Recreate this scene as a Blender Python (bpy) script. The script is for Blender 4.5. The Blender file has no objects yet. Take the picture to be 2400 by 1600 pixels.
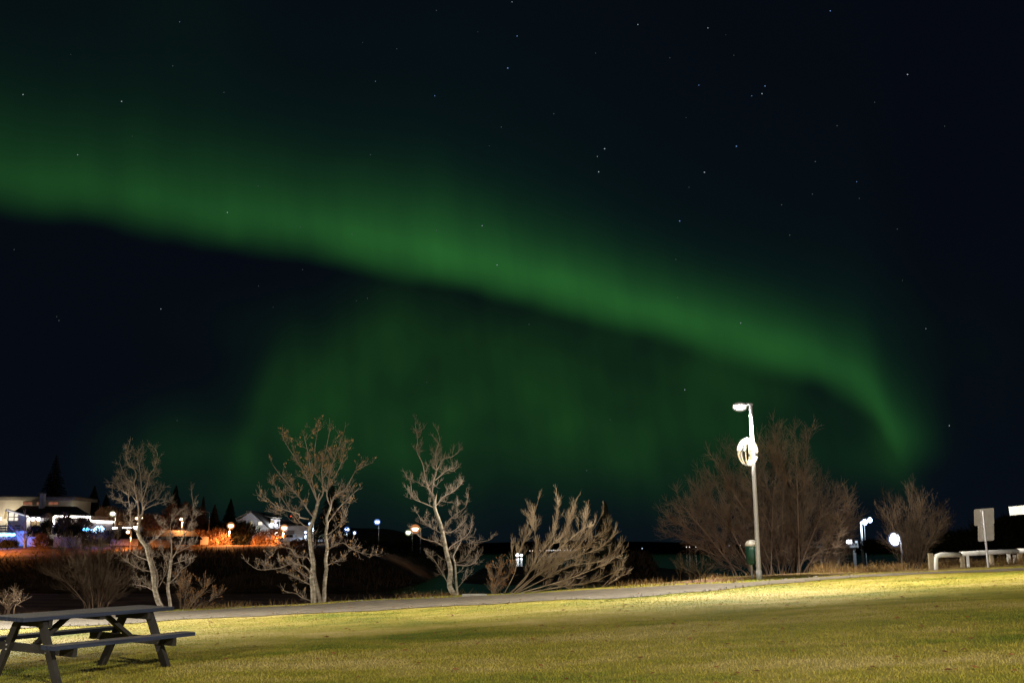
import bpy, math, random
import numpy as np
from mathutils import Vector
random.seed(7); rng = np.random.default_rng(7)
sc = bpy.context.scene
COL = sc.collection
R = math.radians

# ------------------------------------------------------------------ camera
F = 2333.0; CZ = 1.54; HV = 1285.0          # focal in photo pixels, eye height, horizon row
TH = math.atan((HV - 800) / F)
cam = bpy.data.cameras.new("camera"); cam.sensor_width = 36; cam.lens = 36 * F / 2400
cam.clip_start = .1; cam.clip_end = 20000
co = bpy.data.objects.new("camera", cam); COL.objects.link(co)
co.location = (0, 0, CZ); co.rotation_euler = (math.pi / 2 + TH, 0, 0)
sc.camera = co
sc.view_settings.view_transform = 'Standard'; sc.view_settings.look = 'None'
sc.view_settings.exposure = 0; sc.view_settings.gamma = 1
sc.cycles.use_denoising = True
sc.cycles.sample_clamp_indirect = 3.0
sc.cycles.max_bounces = 4; sc.cycles.diffuse_bounces = 2; sc.cycles.glossy_bounces = 2
sc.cycles.caustics_reflective = False; sc.cycles.caustics_refractive = False

def ray(u, v):
    a = (u - 1200) / F; b = (800 - v) / F
    return (a, math.cos(TH) - b * math.sin(TH), math.sin(TH) + b * math.cos(TH))
def at(u, v, y):
    d = ray(u, v); t = y / d[1]
    return Vector((d[0] * t, y, CZ + d[2] * t))
def azel(u, v):
    d = ray(u, v); n = math.sqrt(sum(c * c for c in d))
    return math.degrees(math.atan2(d[0], d[1])), math.degrees(math.asin(d[2] / n))

# ------------------------------------------------------------------ node helper
class NX:
    """tiny expression wrapper round math nodes"""
    def __init__(s, tree, sock): s.t = tree; s.s = sock
    def _m(s, op, *a):
        n = s.t.nodes.new('ShaderNodeMath'); n.operation = op
        for i, x in enumerate((s,) + a):
            if isinstance(x, NX): s.t.links.new(x.s, n.inputs[i])
            else: n.inputs[i].default_value = x
        return NX(s.t, n.outputs[0])
    def __add__(s, o): return s._m('ADD', o)
    def __radd__(s, o): return s._m('ADD', o)
    def __sub__(s, o): return s._m('SUBTRACT', o)
    def __mul__(s, o): return s._m('MULTIPLY', o)
    def __rmul__(s, o): return s._m('MULTIPLY', o)
    def __truediv__(s, o): return s._m('DIVIDE', o)
    def exp(s): return s._m('EXPONENT')
    def max(s, o): return s._m('MAXIMUM', o)
    def min(s, o): return s._m('MINIMUM', o)
    def abs(s): return s._m('ABSOLUTE')
    def pow(s, o): return s._m('POWER', o)
    def step(s, a, b):
        n = s.t.nodes.new('ShaderNodeMapRange'); n.interpolation_type = 'SMOOTHSTEP'
        s.t.links.new(s.s, n.inputs[0]); n.inputs[1].default_value = a; n.inputs[2].default_value = b
        return NX(s.t, n.outputs[0])
    def curve(s, pts):
        n = s.t.nodes.new('ShaderNodeFloatCurve'); c = n.mapping.curves[0]
        s.t.links.new(s.s, n.inputs['Value'])
        c.points[0].location = pts[0]; c.points[-1].location = pts[-1]
        for p in pts[1:-1]: c.points.new(*p)
        n.mapping.update()
        return NX(s.t, n.outputs[0])

# ------------------------------------------------------------------ night sky with aurora
w = bpy.data.worlds.new("World"); sc.world = w; w.use_nodes = True
wt = w.node_tree; wt.nodes.clear()
tc = wt.nodes.new('ShaderNodeTexCoord')
sx = wt.nodes.new('ShaderNodeSeparateXYZ'); wt.links.new(tc.outputs['Generated'], sx.inputs[0])
X, Y, Z = (NX(wt, sx.outputs[i]) for i in range(3))
AZ = X._m('ARCTAN2', Y) * (180 / math.pi)          # degrees, 0 straight ahead (north), + to the right
EL = Z._m('ARCSINE') * (180 / math.pi)
def noise(vec, scale, detail=2):
    n = wt.nodes.new('ShaderNodeTexNoise'); n.inputs['Scale'].default_value = scale
    n.inputs['Detail'].default_value = detail
    if vec: wt.links.new(vec, n.inputs['Vector'])
    return NX(wt, n.outputs['Fac'])
cmb = wt.nodes.new('ShaderNodeCombineXYZ')
wt.links.new((AZ + EL * .12).s, cmb.inputs[0]); wt.links.new((EL * .06).s, cmb.inputs[1])
rays = noise(cmb.outputs[0], .33, 3)               # tall soft rays
cmb2 = wt.nodes.new('ShaderNodeCombineXYZ')
wt.links.new(AZ.s, cmb2.inputs[0]); wt.links.new(EL.s, cmb2.inputs[1])
rays2 = noise(cmb.outputs[0], .42, 2)
soft = noise(cmb2.outputs[0], .16, 2)
nA = lambda a: (a + 45) / 90
def azcurve(pts, scale):
    q = [(0, pts[0][1] / scale)] + [(nA(a), b / scale) for a, b in pts] + [(1, pts[-1][1] / scale)]
    return ((AZ + 45.) * (1 / 90.)).curve(q) * scale
edge = [(-200, 450), (0, 488), (200, 512), (400, 552), (600, 584), (800, 612), (1000, 652), (1200, 702), (1400, 752),
        (1600, 803), (1800, 858), (1939, 912), (2041, 968), (2085, 1035), (2125, 1078), (2230, 1085)]
E0 = azcurve([azel(*p) for p in edge], 40.)
Amp = azcurve([(azel(u, 900)[0], a) for u, a in ((-200, .40), (0, .46), (300, .54), (600, .66), (900, .83), (1130, 1.), (1350, .98),
      (1600, .92), (1800, .86), (1980, .76), (2080, .54), (2135, .30), (2180, .10), (2235, .0), (2400, 0))], 1.)
D = azcurve([(azel(u, 900)[0], a) for u, a in ((-200, 3.5), (0, 3.4), (600, 3.3), (1100, 3.1), (1500, 2.5), (1900, 2.1), (2080, 2.4), (2300, 2.))], 6.)
T = EL - E0 + (soft - .5) * 1.6
rise = T.step(-.75, 2.2)
core = rise * ((T.max(0.) / (D * 1.06)).pow(1.6) * -1.).exp()
tail = rise * ((T.max(0.) / (D * 3.2)) * -1.).exp()
band = core * Amp * (rays * .85 + .60)
teal = tail * Amp
def blob(u, v, su, sv, amp, tilt=0.):
    a, e = azel(u, v); k = 1 / 41.
    dx = (AZ - a); dy = (EL - e)
    if tilt: dx = dx - dy * tilt
    q = (dx * (1 / (su * k))).pow(2.) + (dy * (1 / (sv * k))).pow(2.)
    return (q * -.5).exp() * amp
def P2(x): return x
glow = None
for b in ((850, 890, 110, 110, .25, .35), (600, 985, 22, 85, .17, .3), (700, 960, 70, 80, .12, .4), (1160, 850, 190, 110, .15), (1330, 1010, 300, 110, .21),
          (1750, 900, 230, 130, .12), (420, 1070, 90, 60, .12), (600, 1080, 110, 70, .14), (950, 1040, 160, 100, .12), (1000, 780, 300, 60, .04),
          (1620, 1060, 170, 70, .10), (2085, 1050, 24, 60, .17, -.25), (2000, 1085, 70, 40, .07), (1450, 880, 180, 100, .10),
          (420, 90, 110, 120, .025), (-50, 200, 300, 200, .012)):
    g = blob(*b); glow = g if glow is None else glow + g
glow = glow * (rays2 * 1.0 + .45) * (soft * 2.2 - .12).max(.25)
def rgbmix(parts):
    out = None
    for f, c in parts:
        v = wt.nodes.new('ShaderNodeVectorMath'); v.operation = 'SCALE'; v.inputs[0].default_value = c
        if isinstance(f, NX): wt.links.new(f.s, v.inputs['Scale'])
        else: v.inputs['Scale'].default_value = f
        if out is None: out = v.outputs[0]
        else:
            a = wt.nodes.new('ShaderNodeVectorMath'); a.operation = 'ADD'
            wt.links.new(out, a.inputs[0]); wt.links.new(v.outputs[0], a.inputs[1]); out = a.outputs[0]
    return out
horizon = ((EL.max(0.) * (1 / -7.)).exp())
skyc = rgbmix([(1., (.0016, .0026, .0054)), (horizon, (.0008, .0016, .0030)),
               (band, (.0212, .136, .0180)), (teal, (.0010, .0088, .0055)), (glow, (.0165, .098, .0105))])
bg = wt.nodes.new('ShaderNodeBackground'); wt.links.new(skyc, bg.inputs[0]); bg.inputs[1].default_value = 1.
wo = wt.nodes.new('ShaderNodeOutputWorld'); wt.links.new(bg.outputs[0], wo.inputs[0])
w.cycles.sampling_method = 'MANUAL'; w.cycles.sample_map_resolution = 512

# ------------------------------------------------------------------ materials
def mat(name, col, rough=.8, var=.0, scale=6., col2=None, bump=0., bscale=40., spec=.3, metal=0., stretch=(1, 1, 1), detail=4, rot=None):
    m = bpy.data.materials.new(name); m.use_nodes = True; t = m.node_tree
    b = t.nodes['Principled BSDF']
    b.inputs['Roughness'].default_value = rough; b.inputs['Metallic'].default_value = metal
    b.inputs['Specular IOR Level'].default_value = spec
    c2 = col2 or tuple(max(0, x * (1 - var)) for x in col)
    tcn = t.nodes.new('ShaderNodeTexCoord'); mp = t.nodes.new('ShaderNodeMapping'); mp.inputs['Scale'].default_value = stretch
    if rot is None: t.links.new(tcn.outputs['Object'], mp.inputs[0])
    else:
        mr = t.nodes.new('ShaderNodeMapping'); mr.inputs['Rotation'].default_value = (0, 0, rot)
        t.links.new(tcn.outputs['Object'], mr.inputs[0]); t.links.new(mr.outputs[0], mp.inputs[0])
    n = t.nodes.new('ShaderNodeTexNoise'); n.inputs['Scale'].default_value = scale; n.inputs['Detail'].default_value = detail
    t.links.new(mp.outputs[0], n.inputs['Vector'])
    r = t.nodes.new('ShaderNodeValToRGB'); r.color_ramp.elements[0].position = .32; r.color_ramp.elements[1].position = .68
    r.color_ramp.elements[0].color = (*c2, 1); r.color_ramp.elements[1].color = (*col, 1)
    t.links.new(n.outputs['Fac'], r.inputs[0]); t.links.new(r.outputs[0], b.inputs['Base Color'])
    if bump:
        n2 = t.nodes.new('ShaderNodeTexNoise'); n2.inputs['Scale'].default_value = bscale; n2.inputs['Detail'].default_value = 3
        t.links.new(mp.outputs[0], n2.inputs['Vector'])
        bp = t.nodes.new('ShaderNodeBump'); bp.inputs['Strength'].default_value = bump; bp.inputs['Distance'].default_value = .03
        t.links.new(n2.outputs['Fac'], bp.inputs['Height']); t.links.new(bp.outputs[0], b.inputs['Normal'])
    return m
def emit(name, col, s):
    m = bpy.data.materials.new(name); m.use_nodes = True; t = m.node_tree; t.nodes.clear()
    e = t.nodes.new('ShaderNodeEmission'); e.inputs[0].default_value = (*col, 1); e.inputs[1].default_value = s
    o = t.nodes.new('ShaderNodeOutputMaterial'); t.links.new(e.outputs[0], o.inputs[0])
    m.cycles.emission_sampling = 'NONE'
    return m
M = {}
def lawn_mat():
    m = bpy.data.materials.new('lawn_grass'); m.use_nodes = True; t = m.node_tree; b = t.nodes['Principled BSDF']
    b.inputs['Roughness'].default_value = .9; b.inputs['Specular IOR Level'].default_value = .1
    tcn = t.nodes.new('ShaderNodeTexCoord')
    def nz(scale, stretch, det):
        mp = t.nodes.new('ShaderNodeMapping'); mp.inputs['Scale'].default_value = stretch
        t.links.new(tcn.outputs['Object'], mp.inputs[0])
        n = t.nodes.new('ShaderNodeTexNoise'); n.inputs['Scale'].default_value = scale; n.inputs['Detail'].default_value = det
        n.inputs['Roughness'].default_value = .6
        t.links.new(mp.outputs[0], n.inputs['Vector']); return NX(t, n.outputs['Fac'])
    a = nz(.55, (.40, 1., 0), 4); c = nz(2.6, (.8, 1., 0), 3); d = nz(22., (1, 1, 0), 2)
    f = (a * .74 + c * .28 + d * .08)
    r = t.nodes.new('ShaderNodeValToRGB'); t.links.new(f.s, r.inputs[0])
    e = r.color_ramp.elements
    e[0].position = .405; e[0].color = (.118, .145, .014, 1); e[1].position = .69; e[1].color = (.40, .318, .105, 1)
    k = r.color_ramp.elements.new(.55); k.color = (.275, .234, .034, 1)
    t.links.new(r.outputs[0], b.inputs['Base Color'])
    bp = t.nodes.new('ShaderNodeBump'); bp.inputs['Strength'].default_value = .5; bp.inputs['Distance'].default_value = .04
    h = (nz(34., (1, 1, 1), 3) + c * .8)
    t.links.new(h.s, bp.inputs['Height']); t.links.new(bp.outputs[0], b.inputs['Normal'])
    return m
M['lawn'] = lawn_mat()
M['asphalt'] = mat('path_asphalt', (.150, .122, .086), .9, .0, 3., (.095, .078, .056), .5, 90., .2)
M['gravel'] = mat('bank_gravel', (.24, .13, .10), .95, 0, .5, (.07, .042, .034), .6, 6., .1, stretch=(.4, 1, 1))
M['fargrass'] = mat('far_bank_grass', (.20, .12, .07), .95, 0, .5, (.06, .04, .022), .8, 3., .05, detail=6)
M['gravelstone'] = mat('pale_pebble', (.26, .23, .19), .8, .5, 30.)
M['dark'] = mat('dark_hill', (.02, .018, .012), 1., .5, .05, spec=0)
M['bark_pale'] = mat('bark_pale', (.43, .37, .30), .85, 0, 11., (.15, .125, .085), .7, 40., .15, stretch=(1, 1, 1.6), detail=6)
M['bark'] = mat('bark_brown', (.30, .235, .185), .9, 0, 6., (.18, .14, .11), .3, 30., .15)
M['twig'] = mat('twig_brown', (.23, .165, .115), .9, 0, 3., (.13, .09, .062), spec=.1)
M['willow'] = mat('willow_bark', (.34, .255, .165), .85, 0, 3., (.17, .12, .072), spec=.15)
M['shrub'] = mat('shrub_twig', (.058, .040, .027), .95, 0, 1.2, (.030, .021, .014), spec=.03)
M['bigshrub'] = mat('brown_shrub_twig', (.20, .145, .105), .95, 0, 1.2, (.115, .082, .060), spec=.03)
M['leaf'] = mat('withered_leaf', (.40, .24, .12), .8, 0, 12., (.26, .15, .07), spec=.1)
M['russet'] = mat('russet_leaf', (.24, .105, .035), .8, 0, 12., (.13, .06, .02), spec=.1)
M['straw'] = mat('dry_straw', (.22, .14, .055), .9, 0, 4., (.10, .06, .025), spec=.1)
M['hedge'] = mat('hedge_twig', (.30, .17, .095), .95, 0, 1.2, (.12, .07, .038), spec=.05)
M['needle'] = mat('spruce_needle', (.05, .05, .028), .9, .5, 2., spec=.1)
M['darkbush'] = mat('evergreen_bush', (.03, .03, .016), .95, .5, 2., spec=.05)
M['wood'] = mat('dark_stained_wood', (.036, .031, .026), .55, 0, 3., (.022, .02, .018), .3, 26., .4, stretch=(1, 1, 1))
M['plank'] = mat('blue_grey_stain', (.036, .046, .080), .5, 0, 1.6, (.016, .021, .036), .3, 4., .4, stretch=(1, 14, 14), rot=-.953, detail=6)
M['planktop'] = mat('weathered_lit_plank_top', (.27, .245, .21), .55, 0, 1.6, (.085, .08, .078), .4, 4., .4, stretch=(1, 22, 6), rot=-.953, detail=6)  # weathered grain, plus lamp light from above put into the colour
M['steel'] = mat('galvanised_steel', (.50, .48, .50), .5, .15, 5., metal=.15, spec=.5)
M['white_paint'] = mat('white_paint', (.88, .87, .84), .5, .12, 4.)
M['signback'] = mat('grey_sign_back', (.42, .38, .36), .5, .18, 7., metal=.2)
M['bolt'] = mat('bolt_steel', (.7, .7, .68), .35, .1, 9., metal=.9)
M['green'] = mat('green_bin_paint', (.012, .055, .032), .5, .2, 8.)
M['lid'] = mat('pale_bin_lid', (.75, .70, .64), .5, .1, 8.)
M['post_wood'] = mat('grey_post_wood', (.40, .33, .22), .8, .35, 14., bump=.2)
M['plaster'] = mat('cream_plaster', (.58, .53, .44), .9, .12, 1.5)
M['greyplaster'] = mat('grey_plaster', (.36, .33, .34), .9, .2, 1.2)
M['whitewall'] = mat('white_house_wall', (.70, .69, .72), .85, .08, 1.5)
M['roofdark'] = mat('dark_roof', (.055, .048, .045), .8, .35, 2.)
M['roofgrey'] = mat('grey_fascia', (.32, .29, .24), .8, .2, 2.)
M['chimney'] = mat('grey_chimney', (.55, .55, .60), .9, .2, 3.)
M['timber'] = mat('brown_timber', (.20, .10, .05), .7, .3, 3.)
M['fence'] = mat('dark_fence_board', (.11, .09, .085), .8, .3, 3.)
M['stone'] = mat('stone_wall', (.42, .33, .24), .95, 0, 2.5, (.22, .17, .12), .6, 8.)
M['rustwall'] = mat('red_brown_cladding', (.40, .20, .12), .9, .25, 2.)
M['glass'] = mat('dark_glass', (.02, .02, .025), .1, .2, 3., spec=.6)
M['carpaint'] = mat('pale_car_paint', (.62, .66, .72), .35, .08, 3., spec=.5)
M['tyre'] = mat('black_tyre', (.015, .015, .015), .9, .2, 5.)
M['concrete'] = mat('pale_concrete', (.48, .46, .42), .9, .15, 3.)
M['bluetree'] = mat('grey_bark', (.40, .38, .38), .9, .2, 3.)
M['e_led'] = emit('led_light', (1., .97, .90), 30.)
M['e_string'] = emit('warm_bulb', (1., .88, .66), 2.6)
M['e_stringdim'] = emit('amber_bulb', (1., .70, .36), 1.6)
M['e_warm'] = emit('warm_window', (1., .90, .72), 1.1)
M['e_window'] = emit('amber_window', (1., .72, .34), .55)
M['e_red'] = emit('red_window', (.75, .28, .16), .30)
M['e_strip'] = emit('white_rope_light', (1., .93, .82), 9.)
M['e_globe'] = emit('white_globe', (.93, .95, 1.), 9.)
M['e_blue'] = emit('blue_rope_light', (.10, .42, 1.), 5.)
M['e_bluewhite'] = emit('blue_white_bulb', (.35, .62, 1.), 5.)
M['e_orange'] = emit('sodium_light', (1., .62, .30), 20.)
M['e_cool'] = emit('cool_lamp', (.72, .84, 1.), 14.)
M['e_neutral'] = emit('neutral_lamp', (1., .98, .85), 14.)
M['e_dim'] = emit('dim_far_light', (1., .85, .75), 1.2)
M['e_dimcool'] = emit('dim_cool_light', (.7, .85, 1.), 1.0)
M['e_redlight'] = emit('red_light', (1., .10, .03), 1.2)
M['star'] = emit('star_light', (.75, .87, 1.), .5)
M['starblue'] = emit('blue_star_light', (.25, .45, 1.), .6)
M['stardim'] = emit('faint_star_light', (.75, .9, 1.), .10)

# ------------------------------------------------------------------ mesh helpers
class MB:
    def __init__(s): s.v = []; s.f = []
    def box(s, c, size, rz=0., ry=0., rx=0.):
        hx, hy, hz = (q / 2 for q in size); b = len(s.v)
        from mathutils import Euler
        E_ = Euler((rx, ry, rz)).to_matrix()
        for x, y, z in ((-1, -1, -1), (1, -1, -1), (1, 1, -1), (-1, 1, -1), (-1, -1, 1), (1, -1, 1), (1, 1, 1), (-1, 1, 1)):
            q = E_ @ Vector((x * hx, y * hy, z * hz)); s.v.append((q.x + c[0], q.y + c[1], q.z + c[2]))
        for f in ((3, 2, 1, 0), (4, 5, 6, 7), (0, 1, 5, 4), (1, 2, 6, 5), (2, 3, 7, 6), (3, 0, 4, 7)):
            s.f.append(tuple(b + i for i in f))
        return s
    def beam(s, p, q, wd, ht, up=(0, 0, 1)):
        """rectangular bar from p to q, wd sideways, ht along up"""
        p = Vector(p); q = Vector(q); d = (q - p).normalized(); sd = d.cross(Vector(up)).normalized(); u = sd.cross(d)
        b = len(s.v)
        for o in (p, q):
            for i, j in ((-1, -1), (1, -1), (1, 1), (-1, 1)):
                s.v.append(tuple(o + sd * (i * wd / 2) + u * (j * ht / 2)))
        for f in ((0, 1, 2, 3), (7, 6, 5, 4), (0, 4, 5, 1), (1, 5, 6, 2), (2, 6, 7, 3), (3, 7, 4, 0)): s.f.append(tuple(b + i for i in f))
        return s
    def tube(s, pts, rad, n=6, cap=True):
        P = [Vector(p) for p in pts]; b = len(s.v); m = len(P)
        if not hasattr(rad, '__len__'): rad = [rad] * m
        ref = None
        for i in range(m):
            d = (P[min(i + 1, m - 1)] - P[max(i - 1, 0)])
            if d.length < 1e-9: d = Vector((0, 0, 1))
            d.normalize()
            if ref is None: ref = d.cross(Vector((.31, .9, .17))).normalized()
            ref = (ref - d * ref.dot(d))
            if ref.length < 1e-6: ref = d.orthogonal()
            ref.normalize(); o = d.cross(ref)
            for k in range(n):
                a = 2 * math.pi * k / n
                q = P[i] + (ref * math.cos(a) + o * math.sin(a)) * rad[i]; s.v.append((q.x, q.y, q.z))
        for i in range(m - 1):
            for k in range(n):
                k2 = (k + 1) % n
                s.f.append((b + i * n + k, b + i * n + k2, b + (i + 1) * n + k2, b + (i + 1) * n + k))
        if cap:
            s.f.append(tuple(b + k for k in reversed(range(n)))); s.f.append(tuple(b + (m - 1) * n + k for k in range(n)))
        return s
    def ball(s, c, r, n=10, m=6, sc3=(1, 1, 1)):
        b = len(s.v)
        for i in range(m + 1):
            t = math.pi * i / m
            for k in range(n):
                a = 2 * math.pi * k / n
                s.v.append((c[0] + r * sc3[0] * math.sin(t) * math.cos(a), c[1] + r * sc3[1] * math.sin(t) * math.sin(a), c[2] + r * sc3[2] * math.cos(t)))
        for i in range(m):
            for k in range(n):
                k2 = (k + 1) % n; s.f.append((b + i * n + k, b + (i + 1) * n + k, b + (i + 1) * n + k2, b + i * n + k2))
        return s
    def octa(s, c, r):
        b = len(s.v); x, y, z = c
        s.v += [(x - r, y, z), (x + r, y, z), (x, y - r, z), (x, y + r, z), (x, y, z - r), (x, y, z + r)]
        for f in ((0, 2, 5), (2, 1, 5), (1, 3, 5), (3, 0, 5), (2, 0, 4), (1, 2, 4), (3, 1, 4), (0, 3, 4)): s.f.append(tuple(b + i for i in f))
        return s
    def prism(s, poly, d):
        """closed polygon of 3-D points pushed by vector d"""
        b = len(s.v); n = len(poly)
        s.v += [tuple(p) for p in poly] + [(p[0] + d[0], p[1] + d[1], p[2] + d[2]) for p in poly]
        s.f.append(tuple(b + i for i in range(n))); s.f.append(tuple(b + n + i for i in reversed(range(n))))
        for i in range(n):
            j = (i + 1) % n; s.f.append((b + j, b + i, b + n + i, b + n + j))
        return s
    def tri(s, a, b_, c):
        b = len(s.v); s.v += [tuple(a), tuple(b_), tuple(c)]; s.f.append((b, b + 1, b + 2)); return s
    def build(s, name, m, parent=None, smooth=False):
        org = ORG.get(parent.name, (0, 0, 0)) if parent else (0, 0, 0)
        me = bpy.data.meshes.new(name)
        V = np.array(s.v, dtype=np.float32) - np.array(org, dtype=np.float32)
        me.from_pydata(V.tolist(), [], s.f); me.materials.append(m)
        if smooth: me.polygons.foreach_set('use_smooth', [True] * len(me.polygons))
        me.update()
        o = bpy.data.objects.new(name, me); COL.objects.link(o)
        if parent: o.parent = parent; ORG[o.name] = org
        return o
ORG = {}
def thing(name, loc, label, cat, group=None):
    o = bpy.data.objects.new(name, None); COL.objects.link(o); o.location = loc; o.empty_display_size = .2
    ORG[o.name] = tuple(loc); tag(o, label, cat, group); return o
def tag(o, label, cat, group=None, kind=None):
    o['label'] = label; o['category'] = cat
    if group: o['group'] = group
    if kind: o['kind'] = kind
    return o
def struct(o, label, cat, kind='structure'):
    return tag(o, label, cat, kind=kind)
def grid(name, xs, ys, fz, m):
    xs = np.asarray(xs, float); ys = np.asarray(ys, float)
    Xg, Yg = np.meshgrid(xs, ys); Zg = fz(Xg, Yg)
    V = np.stack([Xg.ravel(), Yg.ravel(), Zg.ravel()], 1)
    nx, ny = len(xs), len(ys)
    i = np.arange(nx - 1)[None, :] + nx * np.arange(ny - 1)[:, None]; i = i.ravel()
    Fc = np.stack([i, i + 1, i + nx + 1, i + nx], 1)
    me = bpy.data.meshes.new(name); me.from_pydata(V.tolist(), [], Fc.tolist()); me.materials.append(m)
    me.polygons.foreach_set('use_smooth', [True] * len(me.polygons)); me.update()
    o = bpy.data.objects.new(name, me); COL.objects.link(o); return o
def ss(a, b, x):
    t = np.clip((x - a) / (b - a), 0, 1); return t * t * (3 - 2 * t)
def lump(x, y, s=1.):
    return (np.sin(x * 1.3 * s + 1.7) * np.sin(y * 1.1 * s + .4) + .6 * np.sin(x * 2.9 * s + y * 1.7 * s) + .4 * np.sin(y * 4.3 * s - x * 2.1 * s + 2.)) / 2

def halo_mat(name, col, s):  # see-through glow for added shells that imitate a halo round lamps
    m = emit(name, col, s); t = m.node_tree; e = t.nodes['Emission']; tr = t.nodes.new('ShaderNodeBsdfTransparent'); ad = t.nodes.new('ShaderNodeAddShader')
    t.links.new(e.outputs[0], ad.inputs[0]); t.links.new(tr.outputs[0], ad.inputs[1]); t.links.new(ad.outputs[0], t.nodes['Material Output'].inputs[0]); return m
HALO = {'led': halo_mat('warm_halo', (1., .93, .70), .16), 'orange': halo_mat('amber_halo', (1., .36, .12), .26), 'cool': halo_mat('blue_halo', (.16, .34, 1.), .30), 'neutral': halo_mat('greenish_halo', (.75, .85, .45), .22), 'globe': halo_mat('pale_halo', (.35, .5, .9), .25)}  # halo tints, not real glass
def down_only(l):
    l.use_nodes = True; t = l.node_tree; tcn = t.nodes.new('ShaderNodeTexCoord'); s_ = t.nodes.new('ShaderNodeSeparateXYZ')
    t.links.new(tcn.outputs['Normal'], s_.inputs[0]); nz = (NX(t, s_.outputs[2]) * -1.).step(.02, .45); t.links.new(nz.s, t.nodes['Emission'].inputs[1])
def point_light(name, loc, col, watt, parent, r=.12):
    l = bpy.data.lights.new(name, 'POINT'); l.energy = watt; l.color = col; l.shadow_soft_size = r
    o = bpy.data.objects.new(name, l); COL.objects.link(o); o.parent = parent
    g = ORG[parent.name]; o.location = (loc[0] - g[0], loc[1] - g[1], loc[2] - g[2]); return o

# ------------------------------------------------------------------ the ground
def G(x, y):
    return .16 + .05 * np.clip(x, -40, 30) + .01 * y + .065 * np.exp(-((x + 5.1) ** 2 + (y - 12.3) ** 2) / 9)
def crest(x): return 26.3 + 2.6 * ss(1.5, 7, x)
def ground(x, y):
    g = G(x, y) + .02 * lump(x, y, .8)
    base = -.45 - 2.2 * ss(36, 100, y) - 2.0 * ss(95, 130, y) + .10 * lump(x, y, .25)
    k = ss(0, 7, y - crest(x))
    return g * (1 - k) + np.minimum(base, g - .1) * k
def gz(x, y): return float(ground(np.float64(x), np.float64(y)))
def farbank(x, y):
    """the bank across the river with the houses on it"""
    prof = -4.2 + 4.6 * ss(104, 124, y) + 1.6 * ss(122, 150, y) + 4.0 * ss(150, 230, y)
    side = 1 - ss(-26, -3, x + .03 * (y - 110))
    return -5 + (prof + 5) * side + .18 * lump(x, y, .3) + .25 * lump(x * .31, y * .27, .4)
def fz(x, y): return float(farbank(np.float64(x), np.float64(y)))

xs = np.concatenate([np.linspace(-90, -20, 30), np.linspace(-19.5, 24, 176), np.linspace(25, 90, 26)])
ys = np.concatenate([np.linspace(-30, 8, 20), np.linspace(8.4, 40, 120), np.linspace(41, 135, 60)])
def lawn_part(x, y): return ground(x, y)
lw = grid('lawn', xs, ys[ys < 27.0], lambda x, y: ground(x, y), M['lawn'])
struct(lw, 'mown yellow green grass lawn sloping up to the right', 'lawn')
yb = np.concatenate([[ys[ys < 27.0][-1]], ys[ys >= 27.0]])
rb = grid('river_bank', xs, yb, lambda x, y: ground(x, y), M['gravel'])
struct(rb, 'dark brown gravel bank going down from the path to the river', 'bank')
def path_edge(x):
    wob = .06 * np.sin(x * 2.3) + .05 * np.sin(x * 5.1 + 1) + .04 * np.sin(x * 13.3)
    n = 22.25 + 3.0 * ss(2., 9., x) - .6 * ss(9, 13, x) + wob
    f = 25.75 + .05 * np.sin(x * 1.7 + 2) + .4 * ss(3, 9, x) - .4 * ss(9, 13, x)
    return n, f
V = []; Fq = []
px = np.linspace(-40, 24, 260)
for i, x in enumerate(px):
    n, f = path_edge(x)
    for j in range(7):
        y = n + (f - n) * j / 6; V.append((x, y, gz(x, y) + .012 + .02 * math.sin(math.pi * j / 6)))
for i in range(len(px) - 1):
    for j in range(6):
        a = i * 7 + j; Fq.append((a, a + 7, a + 8, a + 1))
mb = MB(); mb.v = V; mb.f = Fq
struct(mb.build('path', M['asphalt'], smooth=True), 'grey asphalt footpath along the far edge of the lawn', 'path')

# water, river bed, far banks, hills
wm = bpy.data.materials.new('river_water'); wm.use_nodes = True
b = wm.node_tree.nodes['Principled BSDF']; b.inputs['Base Color'].default_value = (.002, .004, .005, 1)
b.inputs['Roughness'].default_value = .10; b.inputs['IOR'].default_value = 1.33; b.inputs['Specular IOR Level'].default_value = .26
tn = wm.node_tree.nodes.new('ShaderNodeTexCoord'); nn = wm.node_tree.nodes.new('ShaderNodeTexNoise'); nn.inputs['Scale'].default_value = .5
nn.inputs['Detail'].default_value = 3
bpn = wm.node_tree.nodes.new('ShaderNodeBump'); bpn.inputs['Strength'].default_value = .12; bpn.inputs['Distance'].default_value = .12
wm.node_tree.links.new(tn.outputs['Object'], nn.inputs['Vector']); wm.node_tree.links.new(nn.outputs['Fac'], bpn.inputs['Height'])
wm.node_tree.links.new(bpn.outputs[0], b.inputs['Normal'])
rv = grid('river', np.linspace(-900, 900, 10), np.linspace(70, 1000, 8), lambda x, y: x * 0 - 3.0, wm)
struct(rv, 'dark river water reflecting the green aurora', 'river')
lb = grid('far_riverbank', np.concatenate([np.linspace(-260, -90, 30), np.linspace(-88, 14, 90)]),
          np.concatenate([np.linspace(98, 170, 80), np.linspace(172, 420, 30)]), farbank, M['fargrass'])
struct(lb, 'dark grassy bank across the river with houses on top', 'bank')
def farhill(x, y):
    return -5 + (10.5 + 2.2 * np.sin(x * .006 + 1) + 1.2 * np.sin(x * .017)) * ss(850, 1000, y) + 4 * ss(1000, 1600, y)
dh = grid('hills', np.linspace(-1800, 1800, 120), np.linspace(840, 1700, 14), farhill, M['dark'])
struct(dh, 'low black hills on the far shore', 'hills')
gp = grid('ground', np.linspace(-6000, 6000, 6), np.linspace(-6000, 6000, 6), lambda x, y: x * 0 - 6., M['dark'])
struct(gp, 'dark ground reaching out to the horizon', 'ground')
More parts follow.
